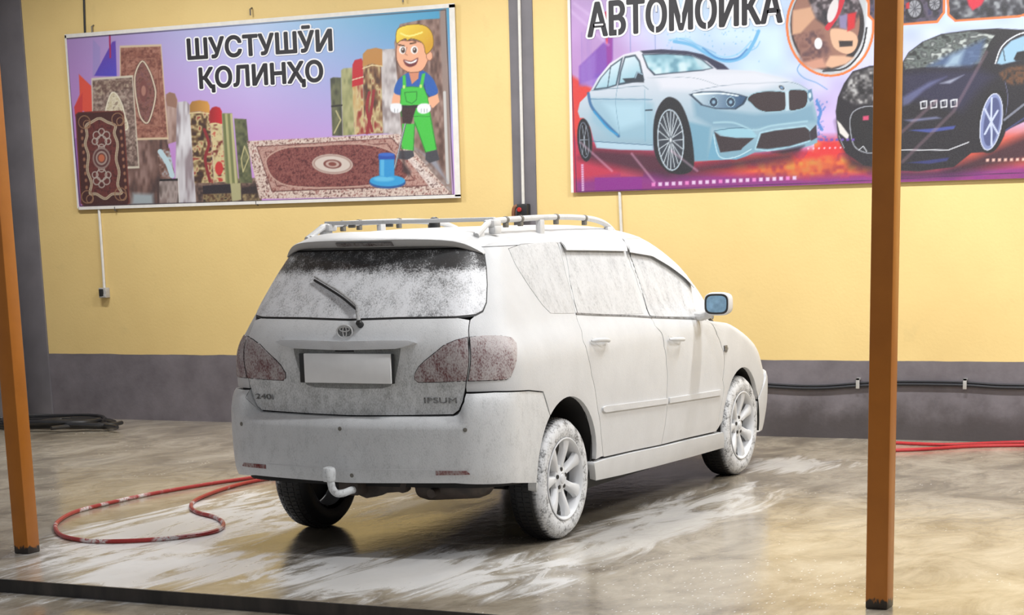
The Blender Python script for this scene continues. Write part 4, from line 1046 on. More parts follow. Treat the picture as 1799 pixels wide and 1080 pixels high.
    for kx, ky in ((150, 600), (330, 585), (165, 1005), (345, 990)): P.ell(*K([(kx, ky)])[0], 10, 11, (150, 112, 82), ring=1.6); P.ell(*K([(kx + 14, ky + 12)])[0], 6, 7, (170, 130, 96), ring=1.2)
    for k in range(9):
        for sx in (0, 1):
            p = K([(136 + k * 3.2 + sx * 212, 650 + k * 38)])[0]; P.ell(*p, 2.2, 3.2, (176, 128, 96), alpha=.8)
    for sg in (-1, 1):
        for dx, dy, r in ((0, 70, 9), (-12, 95, 6), (12, 95, 6), (-16, 70, 5), (16, 70, 5), (0, 110, 5), (0, 45, 5)):
            p = K([(243 + dx * 2.2, 795 + sg * dy * 1.3)])[0]; P.ell(*p, r, r * 1.1, (182, 170, 160), ring=1.8)
    m0 = K([(243, 795)])[0]
    for rx, cl in ((17, (150, 128, 120)), (14, (84, 40, 40)), (11, (170, 150, 140)), (8, (100, 50, 44)), (6, (190, 104, 70))): P.ell(*m0, rx * .92, rx * 1.12, cl)
    # carpets behind the carpet on the floor, right
    for pts, cols, sd in (([(64, 395), (80, 388), (122, 390), (130, 705), (75, 705)], [(66, 68, 50), (96, 98, 70), (120, 120, 86)], 31), ([(122, 350), (135, 340), (182, 336), (196, 700), (132, 705)], [(128, 132, 88), (160, 160, 110), (182, 178, 130)], 32),
                          ([(182, 420), (240, 400), (252, 695), (196, 700)], [(150, 50, 40), (206, 190, 140), (196, 150, 90)], 33), ([(238, 300), (345, 290), (352, 692), (250, 695)], [(80, 50, 36), (140, 100, 66), (206, 190, 140), (150, 60, 50)], 34),
                          ([(336, 250), (352, 236), (440, 232), (450, 700), (350, 692)], [(150, 138, 138), (190, 182, 182), (214, 208, 208)], 35), ([(410, 200), (440, 100), (560, 75), (655, 70), (690, 20), (712, 980), (640, 900), (450, 700)], [(90, 64, 56), (130, 100, 90), (164, 136, 124)], 36)):
        P.mottle(R_(pts), cols, 8, sd, ratio=(1, .4))
    P.poly(R_([(182, 440), (184, 320), (196, 295), (232, 286), (240, 300), (242, 425)]), (192, 22, 38)); P.line(R_([(184, 402), (242, 385)]), 2, (226, 200, 170))
    P.poly(R_([(238, 330), (240, 262), (262, 238), (310, 228), (345, 236), (345, 330), (290, 312)]), (190, 134, 66)); P.line(R_([(240, 340), (290, 322), (345, 328)]), 2, (226, 205, 160))
    for q in (([(275, 470), (262, 560), (290, 680)]), ([(300, 460), (285, 570), (262, 690)])): P.line(R_(q), 5, (150, 40, 46), sm=6)
    P.line(R_([(95, 570), (120, 620), (85, 690)]), 2.5, (186, 178, 130)); P.line(R_([(72, 545), (126, 540)]), 3, (40, 36, 30))
    P.poly(R_([(655, 30), (690, 10), (712, 500), (720, 1000), (690, 960)]), (150, 130, 122), soft=2); P.line(R_([(682, 470), (700, 960)]), 5, (200, 198, 196))
    P.poly(R_([(520, 770), (640, 840), (700, 960), (560, 800)]), (150, 150, 160), soft=3)
    # carpet lying on the floor
    fc = L([(835, 620), (1500, 588), (1735, 858), (890, 872)]); P.poly(fc, (200, 176, 166)); P.mottle(fc, [(110, 70, 66), (206, 182, 170), (232, 216, 204), (160, 112, 104)], 4, 41)
    i1 = L([(880, 645), (1470, 608), (1650, 812), (945, 838)]); P.loop(i1, 2.6, (86, 36, 36)); P.mottle(i1, [(140, 84, 76), (196, 160, 148), (170, 120, 110)], 4, 42)
    i2 = L([(915, 668), (1450, 630), (1570, 790), (965, 815)]); P.loop(i2, 1.6, (110, 60, 56))
    field = L([(925, 690), (1000, 650), (1120, 640), (1330, 632), (1460, 660), (1525, 720), (1540, 770), (1480, 800), (1250, 822), (1040, 818), (960, 790), (925, 740)])
    P.mottle(field, [(84, 30, 34), (120, 56, 54), (150, 90, 82), (104, 44, 46)], 3.2, 43, sm=6); P.loop(field, 2.2, (196, 160, 146), sm=6)
    m1 = L([(1210, 720)])[0]
    for rx, ry, cl in ((36, 17.5, (206, 188, 176)), (34, 16, (170, 140, 130)), (31, 14, (214, 200, 190)), (16, 8, (120, 60, 54)), (12, 6, (196, 170, 160)), (7, 3.5, (130, 66, 56))): P.ell(*m1, rx, ry, cl, rot=.05)
    P.mottle(L([(1540, 700), (1560, 690), (1690, 820), (1640, 826)]), [(200, 176, 170), (240, 228, 220), (120, 90, 86)], 4, 44)
    # printed worker in overalls with a floor machine
    skin, skin2, green, gdk, blue = (240, 176, 140), (214, 140, 108), (66, 196, 66), (36, 140, 44), (34, 92, 176)
    P.poly(R_([(452, 640), (520, 640), (515, 700), (512, 785), (448, 775), (455, 700)]), green); P.poly(R_([(515, 600), (605, 580), (640, 780), (580, 795), (545, 700), (520, 640)]), green)
    P.line(R_([(520, 640), (513, 785)]), 1.5, gdk); P.line(R_([(520, 630), (548, 705), (580, 795)]), 1.8, gdk); P.line(R_([(605, 600), (638, 780)]), 1.5, gdk)
    P.poly(R_([(440, 785), (512, 785), (518, 815), (480, 835), (430, 830)]), (66, 66, 74)); P.poly(R_([(580, 795), (640, 780), (655, 835), (600, 852), (578, 835)]), (66, 66, 74))
    P.poly(R_([(410, 470), (440, 470), (448, 540), (395, 540), (400, 500)]), skin); P.poly(R_([(590, 500), (645, 478), (655, 520), (620, 555), (585, 535)]), skin)
    P.poly(R_([(408, 468), (425, 410), (455, 380), (490, 362), (560, 350), (610, 385), (632, 420), (646, 472), (600, 492), (570, 470), (470, 480), (440, 485)]), blue, sm=3); P.line(R_([(570, 420), (580, 470), (600, 492)]), 1.6, (20, 56, 120))
    P.poly(R_([(488, 360), (545, 345), (540, 395), (505, 425)]), skin2)
    P.poly(R_([(447, 450), (470, 440), (540, 440), (565, 435), (590, 495), (605, 600), (448, 600), (443, 540)]), green); P.poly(R_([(455, 380), (470, 375), (475, 445), (455, 448)]), green); P.poly(R_([(560, 370), (578, 365), (565, 440), (545, 440)]), green)
    P.loop(R_([(447, 450), (470, 440), (540, 440), (565, 435), (590, 495), (605, 600), (448, 600), (443, 540)]), 1.2, gdk)
    P.loop(R_([(466, 470), (532, 466), (530, 510), (505, 530), (475, 518)]), 1.8, gdk); P.ell(*R_([(462, 440)])[0], 2.4, 3.2, (200, 230, 120)); P.ell(*R_([(553, 436)])[0], 2.4, 3.2, (200, 230, 120))
    P.poly(R_([(445, 545), (520, 538), (526, 560), (500, 640), (455, 635), (450, 590)]), (58, 34, 36)); P.line(R_([(395, 548), (600, 545)]), 5, (44, 34, 36))
    P.line(R_([(470, 640), (412, 880)]), 3.2, (96, 100, 104)); P.line(R_([(468, 640), (410, 880)]), 1.2, (190, 194, 198))
    P.poly(R_([(390, 535), (420, 528), (448, 535), (448, 570), (420, 582), (392, 570)]), (240, 242, 246), sm=4); P.poly(R_([(535, 545), (560, 530), (600, 535), (605, 570), (570, 586), (538, 575)]), (240, 242, 246), sm=4)
    for x in (412, 428, 556, 572, 586): P.line(R_([(x, 560), (x, 578)]), .9, (150, 154, 160))
    P.poly(R_([(425, 210), (440, 190), (560, 200), (600, 260), (590, 300), (560, 350), (500, 362), (450, 340), (425, 300), (420, 260)]), skin, sm=5); P.loop(R_([(425, 210), (440, 190), (560, 200), (600, 260), (590, 300), (560, 350), (500, 362), (450, 340), (425, 300), (420, 260)]), 1.2, (120, 70, 50), sm=5)
    P.ell(*R_([(600, 272)])[0], 5.5, 8, skin); P.ell(*R_([(600, 272)])[0], 5.5, 8, (150, 90, 66), ring=1)
    hair = R_([(418, 180), (425, 130), (460, 110), (520, 100), (580, 110), (615, 150), (622, 210), (605, 245), (580, 260), (570, 215), (545, 190), (500, 178), (480, 190), (470, 178), (440, 192), (425, 205)])
    P.poly(hair, (236, 200, 40), sm=3, grad=((700, 45), (250, 224, 70), (745, 90), (214, 160, 24))); P.loop(hair, 1.2, (120, 84, 20), sm=3); P.line(R_([(445, 150), (490, 165), (560, 145)]), 3, (252, 238, 130), sm=5)
    for ex in (455, 518): P.ell(*R_([(ex, 240)])[0], 6.2, 7, (252, 252, 252)); P.ell(*R_([(ex + 2, 241)])[0], 3.6, 5, (70, 40, 26)); P.ell(*R_([(ex, 236)])[0], 1.2, 1.6, (250, 250, 250)); P.line(R_([(ex - 22, 212 if ex < 500 else 205), (ex + 8, 218 if ex < 500 else 200)]), 2.6, (96, 60, 30))
    P.line(R_([(478, 225), (468, 262), (480, 268)]), 1.2, (160, 100, 76)); P.poly(R_([(460, 292), (500, 300), (538, 282), (528, 318), (495, 332), (470, 320)]), (110, 40, 44), sm=3); P.poly(R_([(464, 297), (500, 305), (532, 289), (524, 306), (490, 314)]), (250, 250, 250), sm=3)
    base = R_([(372, 948)])[0]; P.ell(base[0], base[1] + 3, 32, 11, (28, 84, 150)); P.ell(*base, 31, 10, (46, 160, 220)); P.ell(base[0] - 6, base[1] - 3, 18, 4.5, (120, 206, 240), alpha=.7, soft=2)
    P.poly(R_([(328, 830), (410, 830), (410, 920), (370, 930), (328, 920)]), (40, 150, 214)); P.poly(R_([(335, 832), (355, 832), (355, 925), (335, 920)]), (120, 206, 240), alpha=.6); P.poly(R_([(324, 808), (412, 806), (414, 832), (324, 834)]), (32, 76, 170)); P.ell(*R_([(368, 806)])[0], 14, 3.2, (52, 104, 200))
    P.poly(R_([(452, 770), (470, 860), (500, 900), (490, 925), (455, 900)]), (50, 36, 40), soft=3, alpha=.8)
    # dark thread round the print
    a, b, c_, d = (116, 68), (783, 17), (797, 342), (141, 362); P.loop([a, b, c_, d], 1.4, (40, 34, 44))
zA, zB = float(at_y(140, 364, YP)[2]), float(at_y(116, 66, YP)[2])
bx0, bx1 = float(at_y(118, 100, YP)[0]), float(at_y(797, 250, YP)[0])
r1, ad1 = banner('carpet_banner', bx0, bx1, zA, zB, 'banner with rugs and black writing for carpet washing, left on yellow wall', paint_carpets, .0062)
for nm, (x0, x1, z0, z1) in {'hem': (bx0 - .012, bx1 + .045, zB - .004, zB + .028), 'hem.001': (bx0, bx1 + .045, zA - .022, zA + .004), 'hem.002': (bx1 - .004, bx1 + .045, zA - .01, zB + .02), 'hem.003': (bx0 - .014, bx0 + .004, zA - .01, zB + .02)}.items():
    ad1(MB().box(x0, x1, WALL - .034, WALL - .024, z0, z1).build('hem', M_hem, smooth=False))
for q in ((162, 57), (440, 27), (708, 4)):
    p = at_y(*q, WALL - .03); ad1(MB().tube([p, p + [0, 0, .05], p + [0, .028, .062]], .007, 8).build('hanging_hook', M_hook))
for q in ((202, 367), (450, 356)):
    p = at_y(*q, WALL - .03); ad1(MB().tube([p + [0, 0, .02], p + [0, 0, -.015], p + [0, .028, -.02]], .006, 8).build('hanging_hook', M_hook))
for txt, qa, qb, h in (('ШУСТУШӮИ', (331, 104), (583, 88), 35), ('ҚОЛИНҲО', (352, 155), (567, 142), 35)):
    ad1(write(txt, qa, qb, h, WALL - .0355, 'lettering_outline', None, M_halo, .115, 16)); ad1(write(txt, qa, qb, h, WALL - .0365, 'lettering', None, M_ink, .045))

# ---- car-wash banner
def paint_carwash(P):
    u, v = P.u, P.v; A = crop(980, 0, 2.1966); B = crop(990, 0, 3.176); D = crop(1180, 60, 3.859); E = crop(1370, 0, 3.2727)
    uu = np.clip((u - 1000) / 500, 0, 1)[:, None]; vv = np.clip(v / 330, 0, 1)[:, None]
    P.c[:] = (np.array([196, 160, 216]) * (1 - uu) + np.array([196, 222, 248]) * uu) * (1 - vv) + (np.array([196, 130, 200]) * (1 - uu) + np.array([206, 160, 220]) * uu) * vv
    P.poly([(1120, -60), (1400, -60), (1420, 140), (1330, 190), (1180, 130), (1130, 60)], (196, 220, 246), soft=50)
    n = vnoise(u / 40, v / 30, 71) * 26 - 13; P.c += n[:, None]
    # red, orange and violet foreground
    low = np.clip((v - (262 - 8 * np.sin(u / 70) + 20 * np.clip((1250 - u) / 250, 0, 1) * 0)) / 14, 0, 1)
    far = np.clip((v - 232) / 20, 0, 1) * (u > 1430)
    n2 = vnoise(u / 26, v / 12, 72); red = np.where(n2[:, None] > .45, np.array([222, 48, 52]), np.array([186, 40, 70])) * 1.0
    red = red * (1 - np.clip((n2 - .6) * 3, 0, 1)[:, None]) + np.array([232, 120, 60]) * np.clip((n2 - .6) * 3, 0, 1)[:, None]
    a = np.maximum(low, far)[:, None]; P.c += (red - P.c) * a
    P.poly([(1560, 250), (1799, 225), (1900, 225), (1900, 300), (1560, 300)], (222, 96, 70), soft=16, alpha=.85)
    P.mottle([(1330, 285), (1480, 275), (1560, 300), (1330, 318)], [(160, 50, 60), (220, 110, 50), (214, 160, 60)], 14, 73, soft=6, alpha=.8)
    P.poly([(1000, 130), (1045, 158), (1040, 260), (1012, 335), (1005, 260)], (222, 62, 56), soft=4); P.poly([(1000, 240), (1150, 262), (1180, 320), (1010, 338)], (196, 50, 80), soft=8)
    P.poly([(1010, 318), (1150, 300), (1420, 312), (1900, 285), (1900, 340), (1010, 345)], (130, 44, 140), soft=7, alpha=.85)
    P.poly([(1045, 312), (1128, 312), (1128, 336), (1045, 336)], (140, 36, 140)); P.poly([(1090, 268), (1130, 268), (1130, 310), (1090, 310)], (196, 70, 90), alpha=.7)
    # towers and rays behind
    P.poly(B([(88, 370), (240, 220), (275, 205), (275, 330), (230, 420), (88, 470)]), (124, 66, 176), soft=2, alpha=.9); P.poly(B([(240, 70), (272, 210), (272, 330), (245, 380), (236, 200)]), (150, 40, 150), alpha=.8, soft=2)
    P.poly(B([(88, 370), (180, 290), (180, 480), (90, 480)]), (150, 110, 200), alpha=.7, soft=3); P.line(B([(236, 70), (242, 240)]), 4, (206, 50, 90)); P.poly(B([(180, 420), (300, 380), (260, 480), (160, 500)]), (110, 80, 190), alpha=.6, soft=5)
    for k in range(7): P.line(B([(100 + k * 9, 180), (104 + k * 9, 480)]), .9, (150, 120, 200), alpha=.6)
    for x in (372, 510): P.line(B([(x, 130), (x + 3, 290)]), 1.4, (120, 140, 200), alpha=.7)
    for q in (([(40, 60), (250, 250)]), ([(60, 20), (300, 200)])): P.line(B(q), 5, (220, 190, 235), alpha=.45, soft=4)
    # splash of water behind the white car
    for q, w_, c_ in (([(450, 160), (520, 175), (600, 220), (660, 235), (720, 215), (755, 165), (775, 120)], 6, (96, 176, 226)), ([(430, 155), (500, 150), (560, 190), (640, 220), (700, 205), (745, 160)], 3, (150, 206, 240)), ([(560, 185), (620, 225), (690, 225), (730, 190)], 3, (60, 130, 196)), ([(470, 150), (520, 165), (610, 205)], 2, (120, 180, 225)),
                      ([(940, 240), (925, 270), (950, 300), (1000, 320), (1040, 345)], 1.6, (90, 150, 200)), ([(1000, 390), (1015, 430), (1005, 470), (1020, 500)], 5, (64, 130, 200)), ([(780, 160), (765, 185), (730, 200)], 2, (130, 190, 230))): P.line(A(q), w_, c_, sm=8, alpha=.85, soft=1.6)
    rg = random.Random(9)
    for k in range(60):
        x, y = A([(rg.uniform(420, 800), rg.uniform(110, 240))])[0]; P.ell(x, y, rg.uniform(.5, 1.6), rg.uniform(.5, 1.4), (110, 176, 224), alpha=.7)
    for k in range(45):
        x, y = A([(rg.gauss(1012, 12), rg.uniform(380, 540))])[0]; P.ell(x, y, rg.uniform(.6, 2.2), rg.uniform(.6, 2), (70, 120, 200), alpha=.8)
    # shadows under the white car
    P.poly(A([(85, 610), (140, 570), (380, 590), (520, 640), (760, 600), (930, 580), (900, 620), (640, 660), (420, 690), (200, 640)]), (60, 26, 48), soft=9, alpha=.85)
    # white car
    body = A([(130, 345), (155, 300), (200, 245), (255, 210), (320, 195), (400, 193), (500, 199), (560, 215), (640, 250), (662, 268), (760, 274), (860, 297), (930, 322), (965, 343), (985, 365), (988, 400), (1000, 440), (1002, 550), (980, 560), (930, 575), (760, 588), (730, 602), (640, 617), (580, 620), (528, 622), (515, 560), (500, 480), (470, 420), (430, 385), (400, 395), (380, 430), (370, 500), (370, 580), (240, 577), (150, 570), (140, 545), (125, 490), (100, 455), (85, 455), (77, 430), (85, 395), (110, 370)])
    P.poly(body, (200, 214, 228), grad=((1200, 105), (226, 226, 236), (1215, 275), (126, 168, 188)))
    P.poly(A([(130, 380), (330, 385), (368, 400), (372, 540), (200, 530), (130, 470)]), (146, 186, 206), soft=5, alpha=.75); P.poly(A([(180, 400), (330, 400), (335, 470), (240, 500)]), (186, 222, 238), soft=7, alpha=.6)
    P.poly(A([(145, 545), (365, 558), (368, 578), (240, 577), (150, 570)]), (178, 208, 226), soft=2); P.line(A([(135, 545), (365, 560)]), 1.4, (70, 110, 140))
    P.poly(A([(520, 385), (640, 425), (760, 440), (900, 430), (985, 400), (1000, 470), (900, 480), (760, 500), (600, 490), (530, 450)]), (116, 158, 182), soft=5, alpha=.8)
    P.poly(A([(505, 470), (590, 490), (575, 618), (528, 622), (515, 560)]), (116, 164, 188), soft=3); P.poly(A([(380, 300), (560, 280), (760, 276), (900, 310), (760, 350), (520, 350), (400, 345)]), (226, 228, 238), soft=6, alpha=.8)
    P.line(A([(520, 352), (640, 330), (760, 322), (900, 318), (965, 345)]), 1, (130, 150, 170), sm=6); P.line(A([(345, 300), (520, 300), (620, 330)]), .9, (160, 175, 190), sm=5)
    # roof, glass, side windows, mirror
    P.poly(A([(318, 196), (400, 190), (500, 197), (560, 210), (640, 248), (662, 268), (615, 268), (575, 236), (515, 212), (420, 206), (330, 207)]), (42, 44, 74)); P.poly(A([(325, 209), (420, 206), (515, 212), (560, 230), (602, 263), (560, 273), (450, 283), (372, 291), (345, 262)]), (44, 60, 80))
    P.mottle(A([(331, 213), (420, 210), (512, 216), (555, 233), (592, 262), (556, 269), (450, 279), (378, 286), (350, 260)]), [(110, 160, 180), (160, 204, 218), (206, 230, 238)], 16, 74); P.poly(A([(520, 216), (556, 233), (592, 262), (560, 268)]), (196, 216, 226), alpha=.7, soft=2)
    for q in (([(137, 348), (165, 300), (207, 252), (252, 220), (228, 330), (190, 342)]), ([(258, 218), (300, 210), (318, 235), (335, 310), (232, 330), (240, 280)])): P.poly(A(q), (50, 70, 88)); c = np.mean(A(q), 0); P.poly([tuple(c + (np.array(p) - c) * .86) for p in A(q)], (206, 226, 236), grad=((1060, 110), (226, 238, 246), (1080, 155), (150, 196, 214)))
    P.line(A([(205, 254), (192, 340)]), 1.6, (60, 80, 100)); P.poly(A([(250, 303), (296, 300), (306, 276), (328, 284), (334, 318), (262, 318)]), (40, 52, 66)); P.line(A([(300, 300), (308, 278), (326, 286)]), 1.8, (150, 180, 200))
    P.line(A([(232, 330), (224, 400), (240, 520)]), .9, (120, 160, 184), sm=5); P.line(A([(130, 350), (330, 330), (350, 345)]), 1, (110, 140, 160)); P.line(A([(125, 382), (365, 384)]), 1.6, (90, 140, 170)); P.line(A([(338, 425), (364, 425)]), 3, (60, 80, 96)); P.line(A([(335, 345), (338, 545)]), .9, (120, 170, 194))
    P.line(A([(118, 360), (130, 410), (170, 460), (235, 525)]), 5, (40, 96, 150), sm=6, soft=2, alpha=.85); P.line(A([(140, 430), (190, 490), (230, 520)]), 3, (40, 150, 206), sm=6, soft=2)
    # wheels of the white car
    P.poly(A([(372, 580), (370, 480), (385, 420), (412, 382), (440, 375), (475, 400), (505, 470), (522, 560), (525, 640), (500, 668), (450, 670), (400, 640)]), (24, 26, 34), sm=4); P.ell(*A([(436, 545)])[0], 25.5, 56, (22, 22, 28), rot=-.05)
    wc = A([(436, 540)])[0]; P.ell(*wc, 22.5, 53, (176, 192, 204), rot=-.05, ring=2.4); P.ell(*wc, 20.5, 50, (48, 56, 68), rot=-.05)
    for k in range(10):
        a0 = k * 2 * math.pi / 10 + .15
        for da in (-.16, .16): P.line([(wc[0] + 3 * math.cos(a0), wc[1] + 8 * math.sin(a0)), (wc[0] + 21.5 * math.cos(a0 + da), wc[1] + 51 * math.sin(a0 + da))], 1.5, (196, 206, 214))
    P.ell(*wc, 3.4, 8, (110, 120, 130)); P.ell(*wc, 1.6, 4, (220, 226, 232))
    P.ell(*A([(104, 540)])[0], 13, 38, (24, 24, 32), rot=-.08); rc = A([(102, 540)])[0]; P.ell(*rc, 8, 31, (120, 130, 146), rot=-.08, ring=1.4)
    for k in range(6): a0 = k * math.pi / 3; P.line([rc, (rc[0] + 7 * math.cos(a0), rc[1] + 29 * math.sin(a0))], 1.2, (150, 160, 172))
    # nose of the white car
    hl = D([(118, 408), (200, 388), (330, 386), (450, 405), (520, 425), (490, 475), (435, 510), (300, 507), (200, 482)]); P.poly(hl, (36, 56, 78)); c = np.mean(hl, 0); P.poly([tuple(c + (np.array(p) - c) * .9) for p in hl], (120, 160, 184), grad=((1215, 170), (206, 226, 236), (1300, 185), (50, 84, 120)))
    P.line(D([(150, 408), (330, 402), (450, 418)]), 2.4, (226, 238, 244), sm=5)
    for x in (285, 400): P.ell(*D([(x, 460)])[0], 8, 9, (30, 50, 76)); P.ell(*D([(x, 460)])[0], 7.5, 8.5, (170, 206, 224), ring=1.3); P.ell(*D([(x, 460)])[0], 3, 3.4, (140, 176, 200))
    kl = D([(512, 440), (555, 402), (650, 386), (762, 390), (780, 420), (774, 500), (742, 522), (640, 528), (580, 508), (540, 470)]); kr = D([(792, 388), (850, 376), (912, 382), (926, 430), (908, 492), (850, 514), (797, 512)])
    for q in (kl, kr): P.poly(q, (54, 40, 44), sm=3); P.loop(q, 1.5, (150, 190, 206), sm=3)
    P.poly(D([(770, 388), (795, 384), (798, 515), (775, 520)]), (190, 214, 226)); P.ell(*D([(746, 362)])[0], 6.4, 4, (60, 70, 84), rot=.6); P.ell(*D([(746, 362)])[0], 6.4, 4, (206, 216, 224), rot=.6, ring=1.2); P.ell(*D([(746, 362)])[0], 2.8, 1.8, (120, 160, 200), rot=.6)
    P.poly(D([(925, 380), (950, 370), (960, 440), (940, 460), (925, 430)]), (90, 130, 160)); P.ell(*D([(938, 415)])[0], 2.5, 5, (210, 228, 238))
    P.poly(D([(290, 650), (330, 640), (440, 636), (540, 645), (580, 690), (560, 705), (440, 700), (350, 690)]), (150, 198, 216), soft=1.5); P.line(D([(290, 655), (440, 634), (545, 642)]), 1.4, (70, 110, 136), sm=5)
    P.poly(D([(288, 660), (330, 690), (440, 704), (560, 703), (480, 770), (470, 785), (330, 802)]), (52, 40, 46)); P.poly(D([(245, 850), (285, 660), (322, 800), (330, 832), (430, 836), (520, 800), (545, 780), (500, 830), (440, 850), (320, 850)]), (110, 166, 194)); P.line(D([(285, 680), (322, 828), (430, 834), (540, 780)]), 1.8, (190, 222, 234), sm=4)
    P.poly(D([(572, 772), (608, 674), (700, 654), (905, 630), (932, 650), (942, 716), (800, 758), (650, 778)]), (52, 40, 46)); P.loop(D([(566, 780), (600, 668), (700, 646), (910, 622), (940, 650), (950, 720), (800, 768), (650, 790)]), 2, (170, 210, 224))
    P.poly(D([(934, 662), (980, 615), (988, 700), (945, 724)]), (50, 42, 52)); P.poly(D([(680, 800), (900, 755), (860, 790), (760, 812)]), (50, 20, 40), soft=3); P.line(D([(285, 600), (420, 600), (560, 650), (680, 620), (920, 590)]), 3, (176, 214, 226), sm=6, soft=2, alpha=.7)
    # round picture of a car interior
    oc, rx, ry = E([(290, 148)])[0], 76, 88; P.ell(*oc, rx, ry, (196, 200, 206)); P.ell(oc[0] - 5, oc[1] - 2, rx - 11, ry - 8, (40, 32, 36)); P.ell(oc[0] - 8, oc[1] - 6, rx - 16, ry - 14, (156, 112, 96))
    P.mottle(E([(80, 200), (250, 170), (300, 320), (250, 390), (130, 370)]), [(120, 80, 74), (150, 108, 96), (96, 66, 70)], 12, 81, soft=4); P.poly(E([(72, 200), (75, 60), (180, 40), (205, 100), (120, 190)]), (214, 166, 134), soft=2); P.mottle(E([(150, -40), (440, -40), (470, 60), (420, 150), (280, 160), (210, 110)]), [(40, 36, 44), (70, 60, 66), (150, 140, 146)], 10, 82, soft=3)
    P.poly(E([(290, 180), (330, 165), (420, 185), (450, 230), (430, 290), (380, 310), (310, 270)]), (226, 182, 150), sm=4); P.poly(E([(340, 235), (420, 235), (418, 265), (345, 270)]), (50, 40, 42)); P.poly(E([(255, 380), (290, 320), (370, 320), (430, 330), (380, 370), (300, 392)]), (222, 176, 146), soft=2); P.poly(E([(130, 360), (250, 330), (270, 390), (190, 400)]), (206, 150, 128), soft=3)
    P.line(E([(365, -20), (330, 80), (275, 160)]), 9, (206, 40, 60), sm=6); P.poly(E([(385, 80), (440, 70), (430, 160), (390, 180)]), (210, 36, 46), soft=2); P.poly(E([(340, 90), (390, 80), (385, 170), (345, 160)]), (140, 130, 170), soft=2); P.ell(*E([(222, 250)])[0], 7, 10, (236, 236, 238)); P.ell(*E([(305, 60)])[0], 8, 22, (226, 220, 222), rot=.3)
    P.poly(E([(500, -40), (530, -40), (525, 200), (480, 320), (400, 400), (460, 300), (495, 200)]), (226, 228, 232), soft=2); P.line(E([(500, 160), (470, 290), (380, 390), (250, 410)]), 3, (30, 28, 34), sm=6); P.ell(*oc, rx, ry, (232, 122, 56), ring=4.2)
    # two more pictures with orange edges
    for q, cols, sd in (([(508, -60), (945, -60), (945, 70), (905, 125), (720, 140), (560, 140), (512, 90)], [(40, 36, 48), (90, 80, 100), (60, 56, 90)], 83), ([(962, -60), (1500, -60), (1500, 60), (1370, 95), (1010, 120), (970, 85)], [(20, 20, 28), (60, 60, 70), (150, 155, 160)], 84)):
        P.mottle(E(q), cols, 12, sd); P.loop(E(q), 4.2, (232, 122, 56))
    for x, y, r1_, r2_ in ((775, 50, 50, 62), (890, 20, 40, 46)): p = E([(x, y)])[0]; P.ell(*p, r1_ / 3.27, r2_ / 3.27, (30, 28, 36)); P.ell(*p, r1_ / 4.3, r2_ / 4.1, (150, 152, 160)); [P.line([p, (p[0] + r1_ / 4.4 * math.cos(k * .63), p[1] + r2_ / 4.2 * math.sin(k * .63))], 1.2, (70, 70, 80)) for k in range(10)]
    P.poly(E([(725, 20), (745, 10), (745, 50), (725, 50)]), (190, 40, 50)); P.poly(E([(1070, -30), (1190, -30), (1160, 30), (1110, 60), (1085, 30)]), (210, 24, 56), soft=2)
    # dark sports car
    P.poly(E([(330, 700), (420, 900), (650, 990), (900, 985), (1130, 900), (1404, 780), (1500, 760), (1500, 900), (1000, 1010), (640, 1020), (400, 960)]), (30, 14, 34), soft=9, alpha=.8)
    bug = E([(322, 640), (335, 560), (370, 480), (420, 410), (520, 378), (640, 372), (705, 360), (740, 300), (820, 240), (930, 195), (1100, 172), (1250, 163), (1404, 172), (1600, 200), (1750, 300), (1780, 480), (1740, 640), (1500, 700), (1404, 700), (1300, 750), (1230, 870), (1160, 875), (1100, 880), (1000, 960), (800, 985), (650, 980), (480, 950), (380, 880), (335, 800)])
    P.poly(bug, (24, 20, 30)); P.mottle(E([(350, 560), (420, 420), (540, 385), (640, 385), (640, 560), (540, 600), (430, 600)]), [(24, 22, 26), (70, 68, 70), (130, 128, 128), (206, 206, 204)], 9, 85, soft=3, alpha=.85)
    P.poly(E([(700, 420), (900, 400), (1150, 400), (1240, 440), (1150, 520), (1050, 640), (900, 600), (700, 560)]), (40, 38, 72), soft=9, alpha=.8); P.poly(E([(705, 560), (860, 470), (960, 440), (830, 520), (740, 600), (705, 610)]), (110, 116, 160), soft=3, alpha=.7); P.poly(E([(920, 480), (1060, 430), (980, 480)]), (150, 156, 176), soft=2)
    P.mottle(E([(712, 352), (745, 300), (830, 238), (940, 198), (1100, 178), (1280, 178), (1200, 300), (1150, 365), (1000, 385), (850, 385), (716, 400)]), [(40, 44, 44), (110, 120, 116), (70, 74, 76), (186, 194, 190)], 8, 86, soft=1.5, ratio=(.6, 1)); P.poly(E([(850, 382), (930, 335), (1090, 265), (1180, 225), (1150, 350), (1100, 382)]), (72, 96, 140), soft=5, alpha=.85); P.poly(E([(950, 378), (990, 320), (1060, 290), (1030, 375)]), (170, 196, 214), soft=5, alpha=.8)
    P.poly(E([(1100, 180), (1404, 172), (1404, 190), (1300, 215), (1180, 330), (1150, 360), (1210, 240), (1240, 200)]), (20, 18, 24)); P.poly(E([(1248, 365), (1280, 285), (1330, 235), (1404, 205), (1480, 210), (1480, 340), (1360, 352), (1275, 372)]), (150, 190, 216), soft=1.5); P.line(E([(1240, 365), (1270, 280), (1322, 226), (1404, 188), (1500, 190)]), 2.4, (222, 226, 232), sm=6)
    P.poly(E([(1345, 340), (1365, 300), (1404, 292), (1440, 310), (1440, 350), (1360, 352)]), (24, 24, 30)); P.line(E([(1284, 280), (1296, 350)]), 1.6, (36, 44, 56)); P.mottle(E([(1260, 420), (1330, 380), (1480, 370), (1480, 470), (1340, 490), (1290, 470)]), [(30, 22, 22), (110, 70, 40), (60, 44, 34)], 9, 87, soft=3)
